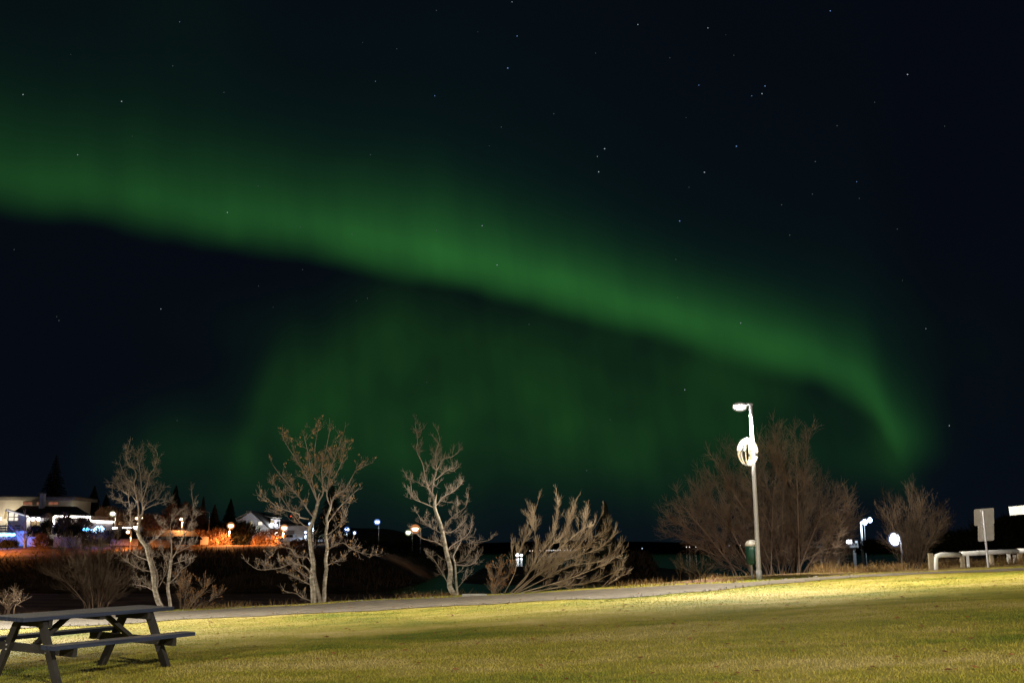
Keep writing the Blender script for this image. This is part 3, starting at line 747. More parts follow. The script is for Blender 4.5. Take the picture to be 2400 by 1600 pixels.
# litter bin on a post beside the lamp
c = at(1763, 1300, 27.25); zb = gz(c.x, 27.25)
t = thing('litter_bin', (c.x, c.y, zb), 'dark green litter bin with a pale domed lid behind the lamp post', 'bin')
z0 = at(1763, 1322, 27.25).z; z1 = at(1763, 1279, 27.25).z
m = MB(); m.tube([(c.x, c.y, z0), (c.x, c.y, z0 + .02), (c.x, c.y, z1)], [.145, .165, .175], 16); m.build('body', M['green'], t, True)
m = MB(); m.tube([(c.x, c.y, z1 + .0), (c.x, c.y, z1 + .06), (c.x, c.y, z1 + .13), (c.x, c.y, z1 + .165)], [.182, .178, .13, .04], 16); m.build('lid', M['lid'], t, True)
m = MB(); m.tube([(c.x + .02, c.y + .19, zb - .2), (c.x + .02, c.y + .19, z1)], .03, 8); m.build('post', M['steel'], t)

# ------------------------------------------------------------------ picnic table
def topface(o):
    """upper plank faces: worn, and lightened with lamp light put into the colour"""
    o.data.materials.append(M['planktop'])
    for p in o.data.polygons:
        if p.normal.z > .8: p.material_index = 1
def picnic():
    x0, y0, yaw = -5.101, 12.342, .953; zg = .10; L, Wd, H, sh, so, ins, fs = 1.944, .73, .71, .433, .889, .282, .68
    t = thing('picnic_table', (x0, y0, zg), 'dark wooden picnic table with attached benches on the lawn', 'picnic table')
    cs, sn = math.cos(yaw), math.sin(yaw)
    def P(a, b_, h): return (x0 + a * cs - b_ * sn, y0 + a * sn + b_ * cs, zg + h + .018 * a)
    def bar(m, p, q, wd, ht, up=(0, 0, 1)): m.beam(P(*p), P(*q), wd, ht, up)
    tp = Wd / 5
    for i in range(5):
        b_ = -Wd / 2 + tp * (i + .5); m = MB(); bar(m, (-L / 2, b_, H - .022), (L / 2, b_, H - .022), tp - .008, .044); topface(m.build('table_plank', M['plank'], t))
    for s in (-1, 1):
        for k in (0, 1):
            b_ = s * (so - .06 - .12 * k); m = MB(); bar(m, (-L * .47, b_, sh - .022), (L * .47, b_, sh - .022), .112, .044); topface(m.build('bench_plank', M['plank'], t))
    for s in (-1, 1):
        a = s * (L / 2 - ins)
        for k in (-1, 1):
            m = MB(); gx, gy, _ = P(a, k * fs, 0); hb = gz(gx, gy) - zg - .018 * a - .02
            q0 = (a, k * (fs + .0), hb); q1 = (a, k * .235, H - .046)
            bar(m, q0, q1, .050, .105, (-sn * 1, cs * 1, 0)); lg = m.build('leg', M['wood'], t)
            m = MB(); f = (sh - .09 - hb) / (H - .046 - hb); bb = k * (fs + (.235 - fs) * f)
            for dz in (.025, -.025):
                MB().ball(P(a - .03 * 1, bb - .02 * k, sh - .09 + dz), .013, 8, 5).build('bolt', M['bolt'], lg)
        m = MB(); ai = a - s * .052; bar(m, (ai, -so + .02, sh - .092), (ai, so - .02, sh - .092), .045, .092); m.build('crossbeam', M['wood'], t)
        m = MB(); bar(m, (ai, -Wd / 2 + .03, H - .088), (ai, Wd / 2 - .03, H - .088), .045, .084); m.build('top_batten', M['wood'], t)
        m = MB(); bar(m, (ai - s * .03, 0, sh - .06), (s * .24, 0, H - .05), .09, .045); m.build('brace', M['wood'], t)
    m = MB(); bar(m, (0, -Wd / 2 + .03, H - .066), (0, Wd / 2 - .03, H - .066), .07, .04); m.build('centre_batten', M['wood'], t)
picnic()

# ------------------------------------------------------------------ guard rail, signs
yr = lambda u: 27.1 + (u - 2190) / 210 * 1.3
def rp(u, v): return at(u, v, yr(u))
p0 = rp(2192, 1335)
t = thing('guard_rail', (p0.x, p0.y, gz(p0.x, p0.y)), 'white steel guard rail at the end of the lawn, bent down at its end', 'guard rail')
e = rp(2192, 1300); g0 = gz(e.x, e.y)
m = MB(); a0 = rp(2192, 1342); m.tube([(a0.x, a0.y, g0 - .2), (e.x - .005, e.y, e.z - .12), (e.x + .03, e.y, e.z - .03), (e.x + .13, e.y, e.z), tuple(rp(2250, 1299)), tuple(rp(2246, 1299))], .066, 10); m.build('rail', M['white_paint'], t, True)
m = MB(); m.tube([tuple(rp(2254, 1297)), tuple(rp(2320, 1294)), tuple(rp(2384, 1291))], .066, 10); m.build('rail', M['white_paint'], t, True)
m = MB(); m.tube([tuple(rp(2386, 1290.5)), tuple(rp(2440, 1288)), tuple(rp(2600, 1281)), tuple(rp(2750, 1275))], .066, 10); m.build('rail', M['white_paint'], t, True)
for u, vt, wd, mm in ((2183, 1296, .12, 'post_wood'), (2256, 1291, .10, 'post_wood'), (2324, 1289, .09, 'post_wood'), (2366, 1296, .07, 'white_paint'), (2390, 1284, .10, 'post_wood'), (2450, 1282, .1, 'post_wood'), (2520, 1279, .1, 'post_wood')):
    q = rp(u, vt); q.y += .07; gzz = gz(q.x, q.y); m = MB(); m.box((q.x, q.y, (q.z + gzz - .3) / 2), (wd, .09, q.z - gzz + .3)); m.build('post', M[mm], t)
for u in (2266, 2376):
    q0 = rp(u, 1300); gzz = gz(q0.x, q0.y); m = MB(); m.tube([(q0.x, q0.y - .03, gzz - .2), (q0.x, q0.y - .03, q0.z)], .042, 8); m.build('post', M['white_paint'], t)

ysn = 27.0
bt = at(2316, 1328, ysn); z0 = gz(bt.x, ysn)
t = thing('road_sign', (bt.x, ysn, z0), 'road sign seen from behind, two grey plates on one pole by the guard rail', 'sign')
# pole leaning a little as in the photo
m = MB(); tpp = at(2303.5, 1196, ysn); m.tube([(bt.x, ysn, z0 - .3), (bt.x, ysn, bt.z), tuple(tpp)], .026, 10); m.build('pole', M['steel'], t, True)
def plate(u0, v0, u1, v1, dy, nm):
    c0 = at((u0 + u1) / 2, (v0 + v1) / 2, ysn + dy); a = at(u0, (v0 + v1) / 2, ysn + dy); b_ = at(u1, (v0 + v1) / 2, ysn + dy)
    h = (at((u0 + u1) / 2, v0, ysn + dy).z - at((u0 + u1) / 2, v1, ysn + dy).z); wd = b_.x - a.x
    r = .035; poly = []
    for cx, cz, s in ((wd / 2 - r, h / 2 - r, 0), (-wd / 2 + r, h / 2 - r, 90), (-wd / 2 + r, -h / 2 + r, 180), (wd / 2 - r, -h / 2 + r, 270)):
        for q in (0, 30, 60, 90):
            x = cx + r * math.cos(R(s + q)); z = cz + r * math.sin(R(s + q)); an = -R(4.5)
            poly.append((c0.x + x * math.cos(an) - z * math.sin(an) * -1 * -1, c0.y, c0.z + z * math.cos(an) - x * math.sin(an)))
    m = MB(); m.prism(poly, (0, .004, 0)); return m.build(nm, M['signback'], t)
plate(2283, 1191, 2330, 1230, .04, 'upper_plate'); plate(2292, 1229, 2330, 1267, .045, 'lower_plate')
for v in (1196, 1224, 1232, 1260):
    q = at(2303.5 + (v - 1196) * .095, v, ysn + .02); MB().box(tuple(q), (.13, .03, .022)).build('bracket', M['steel'], t)

ys2 = 27.2; q = at(2379, 1194, ys2); q2 = at(2470, 1190, ys2)
t = thing('direction_sign', (q.x + 1.0, ys2, gz(q.x + 1., ys2)), 'bright white sign board cut by the right edge of the photo', 'sign')
m = MB(); m.box((q.x + .5, ys2, q.z + .02), (1.2, .03, .235), ry=-R(4), rz=-.6); m.build('board', M['white_paint'], t)
m = MB(); m.tube([(q.x + .9, ys2 + .04, gz(q.x + .9, ys2) - .3), (q.x + .9, ys2 + .04, q.z - .1)], .03, 8); m.build('pole', M['steel'], t)

# pale slab at the path edge
q = at(1112, 1399, 26.0); m = MB(); m.box((q.x, 26.0, gz(q.x, 26.) + .01), (.62, .16, .07)); o = m.build('kerb_stone', M['concrete'])
tag(o, 'pale flat kerb stone on the path edge by the slender tree', 'kerb stone')

# ------------------------------------------------------------------ far plants
def bush(name, u, v0, v1, wpx, y, n, m, label, cat='bush', group=None, up=.6, size=.5, stems=6, base_z=None):
    """twiggy rounded bush of many thin slivers; v0 top row, v1 base row"""
    c = at(u, v1, y); tpz = at(u, v0, y).z; h = tpz - c.z; wd = wpx / F * y * 1.02
    t = thing(name, (c.x, y, c.z), label, cat, group); mb = MB(); d2 = MB()
    for i in range(stems):
        a = random.uniform(-1, 1); d2.tube([(c.x + a * wd * .12, y, c.z - .3), (c.x + a * wd * .25, y + random.uniform(-.3, .3), c.z + h * .45), (c.x + a * wd * .36, y + random.uniform(-.5, .5), c.z + h * .8)], [.06, .04, .02], 4)
    ks = [(random.uniform(-.5, .5), random.uniform(-.5, .5), random.uniform(.35, .9), random.uniform(.5, 1)) for _ in range(9)]
    for i in range(n):
        k = random.choice(ks); th = random.uniform(0, 6.28); rr = random.random() ** .5
        px_ = k[0] * .62 + .42 * rr * math.cos(th) * k[3]; py_ = k[1] * .62 + .42 * rr * math.sin(th)
        hm = (1 - min(1, abs(px_) * 1.9) ** 2.2) ** .5 if abs(px_) < .52 else 0.05
        pz = random.random() ** .7 * hm
        o = np.array((c.x + px_ * wd, y + py_ * wd * .7, c.z + pz * h))
        d = np.array((px_ * 1.3 + random.gauss(0, .35), random.gauss(0, .4), up + random.gauss(0, .3))); d /= np.linalg.norm(d) + 1e-6
        e = size * random.uniform(.5, 1.2); s_ = np.cross(d, rng.normal(0, 1, 3)); s_ = s_ / (np.linalg.norm(s_) + 1e-6) * e * .09
        mb.tri(o - s_, o + s_, o + d * e)
    d2.build('trunk', m, t); mb.build('crown', m, t); return t
def spruce(u, v0, v1, wpx, y, label, m=None, n=1500):
    c = at(u, v1, y); h = at(u, v0, y).z - c.z; wd = wpx / F * y
    t = thing('spruce', (c.x, y, c.z), label, 'tree', 'dark spruces behind the houses'); mb = MB(); d2 = MB()
    d2.tube([(c.x, y, c.z - .3), (c.x, y, c.z + h * .97)], [.22, .03], 6)
    for i in range(n):
        f = random.random() ** 1.25; lay = math.floor(f * 22) / 22 * .75 + f * .25; r = (1 - lay) * wd / 2 * random.uniform(.25, 1.08) + .08; a = random.uniform(0, 6.28)
        o = np.array((c.x + r * math.cos(a) * .5, y + r * math.sin(a) * .5, c.z + h * (.04 + .95 * lay)))
        q = np.array((c.x + r * math.cos(a), y + r * math.sin(a), c.z + h * (.04 + .95 * lay) - .16 * r)); s_ = np.array((-math.sin(a), math.cos(a), 0)) * (.10 + .07 * r)
        mb.tri(o - s_, o + s_, q); mb.tri(o + (0, 0, .12), q + s_ * .6, q - s_ * .6 - (0, 0, .15))
    d2.build('trunk', M['timber'], t); mb.build('crown', m or M['needle'], t); return t
spruce(121, 1062, 1200, 84, 172, 'tallest dark spruce behind the chimney of the flat-roofed house')
spruce(216, 1136, 1215, 52, 168, 'dark spruce right of the flat-roofed house')
spruce(246, 1156, 1215, 38, 175, 'small dark spruce between the flat-roofed house and the leaning tree')
spruce(408, 1135, 1215, 48, 172, 'dark spruce between the crowns of the leaning tree')
spruce(537, 1166, 1250, 54, 180, 'dark spruce just left of the white gabled house')
spruce(500, 1180, 1250, 44, 186, 'reddish dark spruce second left of the white gabled house', M['hedge'])
spruce(472, 1160, 1250, 34, 190, 'thin dark spruce above the unlit street lamp', M['hedge'])
spruce(775, 1128, 1255, 95, 165, 'wide dark spruce behind the two-trunked tree')
spruce(1420, 1172, 1330, 78, 60, 'dark conifer rising behind the right side of the willow')
# shrubs and hedges on the far bank
HB = 'lamp-lit hedges on the far bank'
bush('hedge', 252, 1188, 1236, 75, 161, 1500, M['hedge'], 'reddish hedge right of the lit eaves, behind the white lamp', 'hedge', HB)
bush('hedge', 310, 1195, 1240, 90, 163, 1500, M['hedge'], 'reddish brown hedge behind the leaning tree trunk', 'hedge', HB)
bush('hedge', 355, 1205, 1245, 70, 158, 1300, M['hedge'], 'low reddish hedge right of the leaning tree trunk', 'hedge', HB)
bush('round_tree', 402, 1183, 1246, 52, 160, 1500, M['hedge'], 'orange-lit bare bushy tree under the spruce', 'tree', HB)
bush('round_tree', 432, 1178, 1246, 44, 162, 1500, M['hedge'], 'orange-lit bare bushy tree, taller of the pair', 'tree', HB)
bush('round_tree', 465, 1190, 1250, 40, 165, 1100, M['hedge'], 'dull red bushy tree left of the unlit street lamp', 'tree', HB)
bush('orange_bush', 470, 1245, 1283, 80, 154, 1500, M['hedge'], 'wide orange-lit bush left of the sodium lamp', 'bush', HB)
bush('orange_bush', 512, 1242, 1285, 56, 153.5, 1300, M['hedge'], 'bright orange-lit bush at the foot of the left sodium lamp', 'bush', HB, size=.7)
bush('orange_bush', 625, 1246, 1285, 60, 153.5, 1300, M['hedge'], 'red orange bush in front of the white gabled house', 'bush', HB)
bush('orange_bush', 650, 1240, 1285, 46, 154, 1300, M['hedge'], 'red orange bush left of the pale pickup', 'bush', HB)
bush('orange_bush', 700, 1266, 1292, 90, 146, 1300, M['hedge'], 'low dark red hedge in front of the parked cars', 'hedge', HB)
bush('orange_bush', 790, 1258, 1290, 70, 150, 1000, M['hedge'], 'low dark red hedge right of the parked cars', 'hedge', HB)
bush('dark_bush', 560, 1228, 1285, 130, 158, 2600, M['darkbush'], 'big black hedge hiding the lower left of the white gabled house', 'hedge', 'dark bushes on the far bank', size=.9)
bush('dark_bush', 500, 1228, 1275, 90, 166, 1500, M['darkbush'], 'black hedge behind the left sodium lamp', 'hedge', 'dark bushes on the far bank', size=.9)
DB = 'dark bushes on the far bank'
for u, v0, v1, wp, y, lab in ((137, 1226, 1252, 20, 143, 'round clipped bush under the end of the lit eaves'), (172, 1234, 1262, 44, 142, 'dark bush in front of the lit wall'),
        (110, 1222, 1254, 36, 146, 'dark bush between the bay window and the lit eaves'), (225, 1244, 1266, 90, 141, 'dark hedge below the blue lights'), (80, 1234, 1258, 36, 144, 'dark bush below the bay window'),
        (295, 1240, 1262, 80, 144, 'dark hedge below the row of white lights'), (20, 1268, 1284, 40, 139, 'low bush at the left end below the blue light rope'), (95, 1252, 1290, 40, 138, 'reddish bush right of the blue-lit tree'),
        (880, 1268, 1295, 120, 150, 'dark scrub below the tall bluish lamp'), (960, 1268, 1300, 110, 148, 'dark scrub below the pink sodium lamp'), (1040, 1275, 1305, 110, 146, 'dark scrub behind the slender tree'),
        (820, 1256, 1285, 60, 156, 'dark scrub below the twin small lamps')):
    bush('dark_bush', u, v0, v1, wp, y, 1100, M['darkbush'] if 'red' not in lab else M['hedge'], lab, 'bush', DB, size=.55)
bush('bare_shrub', 150, 1212, 1256, 46, 143.5, 420, M['twig'], 'bare shrub silhouetted against the lit wall under the eaves', 'shrub', DB, size=1.1)
bush('bare_shrub', 192, 1216, 1256, 40, 143.6, 380, M['twig'], 'bare shrub right of the silhouetted one, above the blue bulbs', 'shrub', DB, size=1.1)
bush('bare_shrub', 108, 1203, 1250, 26, 146.5, 800, M['hedge'], 'leafy shrub between the bay window and the upright light rope', 'shrub', DB, size=.4)
# scrub on the dark slope down to the river
m = MB()
for i in range(9000):
    y = random.uniform(106, 138); x = random.uniform(-.56 * y, -2); z = fz(x, y)
    if z < -2.9 or (x < -53 and y > 122 and random.random() < .75): continue
    h = random.uniform(.25, .9) * (1.25 if y > 112 else .7) * (.45 if x < -53 and y > 122 else 1); a = random.uniform(0, 3.14); s_ = .06 * random.uniform(.6, 1.6)
    o = np.array((x, y, z - .05)); m.tri(o - (s_ * math.cos(a), s_ * math.sin(a), 0), o + (s_ * math.cos(a), s_ * math.sin(a), 0), o + (random.gauss(0, .25), random.gauss(0, .25), h))
tag(m.build('scrub', M['fargrass']), 'rough grass and scrub on the dark slope across the river', 'scrub', kind='stuff')
# dark trees on the right hillside
for i, (u, v0, v1, wp, y, lab) in enumerate(((2250, 1252, 1300, 110, 95, 'dark bushy tree left of the road sign'), (2325, 1228, 1300, 120, 92, 'dark bushy tree behind the road sign'),
        (2390, 1214, 1300, 110, 94, 'tallest dark bushy tree at the right edge'), (2200, 1268, 1305, 90, 98, 'low dark bush behind the guard rail end'))):
    bush('dark_tree', u, v0, v1, wp, y, 2200, M['darkbush'], lab, 'tree', 'dark trees on the right hillside', size=.8)
bush('dark_bush', 2042, 1266, 1296, 64, 120, 1300, M['darkbush'], 'dark rounded mound of bushes below the twin lamps by the water', 'bush', size=.5)
bush('dark_bush', 1500, 1300, 1366, 70, 45, 1800, M['shrub'], 'dim brown bush in the dark right of the willow', 'bush', size=.35)

# ------------------------------------------------------------------ street lamps far away
FL = 'street lamps across the river'
def far_lamp(u, vh, vb, y, label, kind='orange', watt=0., arm=6, size=.30, pole=True):
    """vh row of the lamp head, vb row of the foot, arm = overhang in photo pixels"""
    hd = at(u, vh, y); ft = at(u + arm, vb, y); x = ft.x
    t = thing('street_lamp', (x, y, ft.z), label, 'street lamp', FL)
    m = MB(); m.tube([(x, y, ft.z - .4), (x, y, hd.z + .05), (x * .6 + hd.x * .4, y, hd.z + .28), (hd.x, y, hd.z + .26)], [.10, .07, .06, .05], 7); m.build('pole', M['white_paint'], t, True)
    m = MB(); m.ball((hd.x, y, hd.z + .22), 1, 10, 6, (size * 1.3, size, size * .4)); h_ = m.build('lamp_head', M['steel'], t, True)
    m = MB(); m.ball((hd.x, y, hd.z), size * .78, 12, 8, (1.15, 1.0, .95)); m.build('diffuser', M['e_' + kind], h_, True)
    m = MB(); m.ball((hd.x, y, hd.z - size * .1), size * 1.35, 14, 10, (1.1, 1.0, 1.)); m.build('halo_shell', HALO[kind], h_, True)  # added shell, a coloured halo round the diffuser
    if watt:
        c = {'orange': (1., .36, .10), 'cool': (.65, .80, 1.), 'neutral': (1., .93, .75)}[kind]
        down_only(point_light('lamp_light', (hd.x, y - .25, hd.z - size * 1.5 - .25), c, watt, t, .25).data)
    return t
far_lamp(541, 1231, 1277, 152, 'sodium street lamp left of the white gabled house', 'orange', 9000, -5, .40)
far_lamp(666, 1236, 1266, 152, 'sodium street lamp beside the pale pickup', 'orange', 5000, -3, .40)
far_lamp(973, 1238, 1290, 160, 'pinkish sodium lamp, brightest of the pair in the middle', 'orange', 8, 12, .52)
far_lamp(957, 1247, 1285, 170, 'small greenish white lamp left of the pinkish sodium lamp', 'neutral', 8, 9, .36)
far_lamp(884, 1222, 1275, 175, 'tall bluish white lamp standing alone in the dark', 'cool', 15, 3, .38)
far_lamp(813, 1240, 1262, 165, 'low bluish white lamp right of the two-trunked tree', 'cool', 150, 0, .34)
far_lamp(831, 1248, 1262, 165, 'smallest bluish lamp right of the two-trunked tree', 'cool', 80, 0, .20)
far_lamp(264, 1203, 1240, 158, 'white street lamp at the end of the lit eaves', 'neutral', 900, 5, .34)
far_lamp(728, 1227, 1262, 160, 'bluish white lamp seen through the two-trunked tree', 'cool', 900, 6, .28)
t = far_lamp(-45, 1215, 1290, 132, 'sodium street lamp out of view at the far left', 'orange', 10000, -5, .4)
far_lamp(300, 1246, 1276, 139, 'low sodium lamp hidden by the leaning tree trunk', 'orange', 2200, 6, .22)
far_lamp(425, 1216, 1256, 153, 'sodium lamp hidden among the orange bushy trees', 'orange', 5000, 0, .22)
# unlit lamp
h0 = at(478, 1198, 158); f0 = at(489, 1250, 158); t = thing('street_lamp', tuple(f0), 'unlit street lamp with a curved arm, left of the white gabled house', 'street lamp', FL)
m = MB(); m.tube([(f0.x, 158, f0.z - .3), (f0.x, 158, h0.z - .5), (f0.x - .15, 158, h0.z - .1), (h0.x, 158, h0.z)], [.08, .06, .05, .05], 6); m.build('pole', M['steel'], t, True)
m = MB(); m.ball((h0.x - .1, 158, h0.z), 1, 8, 6, (.35, .15, .10)); m.build('lamp_head', M['steel'], t, True)
# dark bare lamp pole
f0 = at(1014, 1285, 165); h0 = at(1014, 1253, 165); m = MB(); m.tube([tuple(f0), tuple(h0)], [.08, .05], 6); o = m.build('pole', M['timber']); tag(o, 'thin dark pole right of the pinkish sodium lamp', 'pole')

# ------------------------------------------------------------------ flat-roofed house with lights
S = 1 / F
def quadbox(mb, u0, v0, u1, v1, y, dep):
    """box whose front face spans the photo rows/columns at distance y and runs back by dep"""
    a = at(u0, v1, y); b_ = at(u1, v0, y)
    mb.box(((a.x + b_.x) / 2, y + dep / 2, (a.z + b_.z) / 2), (b_.x - a.x, dep, b_.z - a.z)); return mb
b0 = at(90, 1256, 150)
H1 = thing('house', (b0.x, 150, b0.z - 1), 'cream flat-roofed house with white light ropes along its eaves', 'house', 'houses across the river')
# upper block
m = MB(); quadbox(m, -60, 1171, 170, 1262, 156, 7.); m.build('wall', M['plaster'], H1)
m = MB(); a = at(-64, 1166, 155.2); quadbox(m, -64, 1164, 176, 1171, 155.2, 8.6); m.build('roof', M['roofgrey'], H1)
m = MB(); quadbox(m, -66, 1162.4, 177, 1164.2, 155.0, 9.0); m.build('roof_edge', M['roofdark'], H1)
m = MB(); quadbox(m, 89, 1156, 102, 1205, 153.6, .9); ch = m.build('chimney', M['chimney'], H1)
m = MB(); quadbox(m, 88, 1155, 103, 1156.6, 153.5, 1.1); m.build('chimney_cap', M['roofgrey'], ch)
for u0, u1 in ((54, 64), (65, 75), (86, 90), (114, 125), (126, 136)):
    m = MB(); quadbox(m, u0, 1176, u1, 1182, 155.93, .1); wdw = m.build('window', M['e_red'], H1)
    m = MB(); quadbox(m, u0 - .6, 1175, u1 + .6, 1176, 155.85, .12); m.build('frame', M['timber'], wdw)
# lower wing
m = MB(); quadbox(m, 20, 1208, 213, 1262, 149, 6.5); m.build('wall', M['plaster'], H1)
# lower roof: dark slope
pA = [at(18, 1209, 147.8), at(216, 1209, 147.8), at(180, 1186, 155.6), at(52, 1184, 155.6)]
m = MB(); m.prism([tuple(p) for p in pA], (0, 0, -.22)); m.build('roof', M['roofdark'], H1)
# gable end with sloping white fascia on the left
m = MB(); m.prism([tuple(at(18, 1262, 147.6)), tuple(at(62, 1262, 147.6)), tuple(at(62, 1210, 147.6)), tuple(at(18, 1196, 147.6))], (0, 1.2, 0)); m.build('gable', M['plaster'], H1)
m = MB(); m.beam(at(16, 1194, 147.2), at(64, 1209, 147.2), .8, .22); m.build('fascia', M['white_paint'], H1)
m = MB(); m.beam(at(17, 1195.5, 146.75), at(62, 1209.3, 146.75), .05, .07); m.build('rope_light', emit('soft_rope_light', (1., .95, .9), 1.1), H1)
for (u0, v0, u1, v1, em) in ((20, 1200, 32, 1210, 'e_warm'), (20, 1211.5, 32, 1219, 'e_warm'), (34, 1204, 42, 1210, 'e_warm'), (34, 1212, 42, 1219, 'e_warm')):
    m = MB(); quadbox(m, u0, v0, u1, v1, 147.5, .1); m.build('window', M[em], H1)
m = MB()
for u in (19, 33, 43): quadbox(m, u - .6, 1199 if u < 40 else 1204, u + .6, 1221, 147.42, .1)
quadbox(m, 19, 1210.2, 43, 1211.4, 147.40, .1); m.build('window_frame', M['timber'], H1)
m = MB(); quadbox(m, 9, 1198, 16, 1214, 155.9, .1); wdw = m.build('window', M['e_window'], H1)
m = MB(); quadbox(m, 8, 1214, 17, 1215, 155.8, .12); m.build('sill', M['timber'], wdw)
for u0, u1 in ((63, 71), (73, 83), (85, 94)):
    m = MB(); quadbox(m, u0, 1210, u1, 1236, 148.9, .1); wdw = m.build('window', M['e_window'], H1)
    m = MB(); quadbox(m, u0 - 1.2, 1209, u0, 1237, 148.8, .14); quadbox(m, u0 - 1, 1225, u1 + 1, 1226, 148.78, .12); m.build('frame', M['timber'], wdw)
for u in (66.5, 77.5, 90):
    q = at(u, 1215, 148.4); m = MB(); m.ball(tuple(q), .27, 12, 8, (1., .6, 1.25)); m.build('globe_lamp', M['e_globe'], H1)
# light ropes on the eaves
m = MB(); m.tube([tuple(at(126, 1233, 147.6)), tuple(at(126.5, 1211, 147.6)), tuple(at(128.5, 1209.7, 147.55)), tuple(at(170, 1210.2, 147.5)), tuple(at(212, 1211, 147.5))], .13, 8); m.build('rope_light', M['e_strip'], H1, True)
m = MB(); q = at(172, 1192.5, 155.7); m.ball(tuple(q), .16, 8, 6, (1, 1, 1.6)); m.build('wall_lamp', M['e_neutral'], H1)
q = at(0, 1215, 154.9); m = MB(); m.ball(tuple(q), .22, 8, 6); m.build('wall_lamp', M['e_neutral'], H1)
point_light('eave_light', at(168, 1222, 146.2), (1., .88, .82), 110, H1, .6)
point_light('wall_light', at(8, 1210, 153.6), (1., .86, .62), 420, H1, .2)
point_light('corner_light', at(174, 1193, 155.0), (.95, 1., .8), 60, H1, .1)
point_light('bay_light', at(78, 1216, 147.6), (1., .92, .85), 60, H1, .3)
# garden wall ropes right of the house
q = at(235, 1230, 147)
t = thing('garden_wall', (q.x, 147, q.z), 'low garden wall with a white light rope on top, right of the flat-roofed house', 'wall')
m = MB(); a = at(206, 1217, 147.4); b_ = at(264, 1223, 147.4); quadbox(m, 206, 1223, 264, 1246, 147.4, .3); m.build('wall', M['greyplaster'], t)
m = MB(); m.tube([tuple(at(204, 1214, 147.2)), tuple(at(213, 1219.5, 147.2)), tuple(at(225, 1221.5, 147.2)), tuple(at(264, 1222.5, 147.2))], .14, 8); m.build('rope_light', M['e_strip'], t, True)
# house end with red cladding, roof edge rising left behind the lamp
q = at(245, 1240, 163); t = thing('shed', (q.x, 163, q.z), 'red brown clad shed with a sloping roof behind the white lamp', 'shed', 'houses across the river')
pl = [at(222, 1246, 166), at(330, 1246, 166), at(330, 1206, 166), at(268, 1200, 166), at(236, 1189, 166), at(222, 1200, 166)]
m = MB(); m.prism([tuple(p) for p in pl], (0, 4, 0)); m.build('wall', M['rustwall'], t)
m = MB(); m.beam(at(235, 1188, 165.8), at(270, 1200, 165.8), .6, .16); m.build('roof', M['roofdark'], t)
# terrace: fences, low walls and the blue rope
q = at(20, 1262, 141); t = thing('terrace_fence', (q.x, 141, q.z - .6), 'dark boarded fence topped with a glowing blue light rope', 'fence')
m = MB()
for i, u in enumerate(range(-40, 36, 5)): quadbox(m, u, 1258, u + 4.6, 1279, 141 + (i % 2) * .03, .08)
m.build('boards', M['fence'], t)
m = MB(); m.tube([tuple(at(u, 1252.5 + 1.2 * math.sin(u * .5), 140.8)) for u in np.linspace(-40, 35, 20)], .22, 8); m.build('rope_light', M['e_blue'], t, True)
m = MB(); m.tube([tuple(at(u, 1252.5 + 1.2 * math.sin(u * .5), 140.5)) for u in np.linspace(-40, 34, 20)], .12, 8); m.build('rope_core', M['e_bluewhite'], t, True)
point_light('rope_glow', at(6, 1262, 139.8), (.06, .16, 1.), 900, t, .5); point_light('rope_glow', at(34, 1247, 140.2), (.06, .16, 1.), 450, t, .4)
q = at(20, 1245, 145); t = thing('balcony_rail', (q.x, 145, q.z), 'slatted dark balcony railing at the left edge under the lit wall', 'railing')
for v in (1230, 1236, 1242):
    m = MB(); quadbox(m, -30, v, 46, v + 3.4, 145.2, .1); m.build('slat', M['fence'], t)
for u in (-20, 12, 45): quadbox(MB(), u, 1226, u + 2, 1250, 145.35, .1).build('post', M['fence'], t)
for u0, v0, u1, v1, y, mm, lab in ((36, 1245, 62, 1271, 142.5, 'plaster', 'short cream garden wall behind the blue-lit tree'), (62, 1258, 112, 1275, 142.2, 'plaster', 'low cream garden wall right of the blue-lit tree'),
        (124, 1258, 190, 1276, 141.6, 'greyplaster', 'grey garden wall half hidden by the dim shrub')):
    q = at((u0 + u1) / 2, v1, y); m = MB(); quadbox(m, u0, v0, u1, v1 + 8, y, .3); quadbox(m, u0 - 1, v0 - 1, u1 + 1, v0, y - .06, .42); o = m.build('garden_wall', M[mm]); tag(o, lab, 'wall')
# blue lit young tree
yb = 139.5; tr = Tree(tip=.03, up=.35, wig=.15, spread=(.5, .9)); 
q = at(57, 1279, yb)
tr.limb([(q.x, yb, q.z - .4)] + W([(57.5, 1279), (58, 1250), (59, 1225), (59, 1203)], yb), .14, .05, 1.2, 1, 1.0, True)
for pts in ([(57, 1272), (45, 1255), (25, 1236)], [(58, 1262), (46, 1248), (40, 1240), (27, 1228)], [(58, 1255), (70, 1240), (76, 1225)], [(58, 1268), (68, 1258), (74, 1250)], [(58, 1245), (48, 1228), (44, 1212)]):
    tr.limb(W(pts, yb, random.uniform(-.5, .5)), .07, .03, 1.6, 1, .8)
tr.finish('young_tree', (q.x, yb, q.z), 'small bare tree lit blue beside the blue light rope', 'tree', M['bluetree'], M['bluetree'])
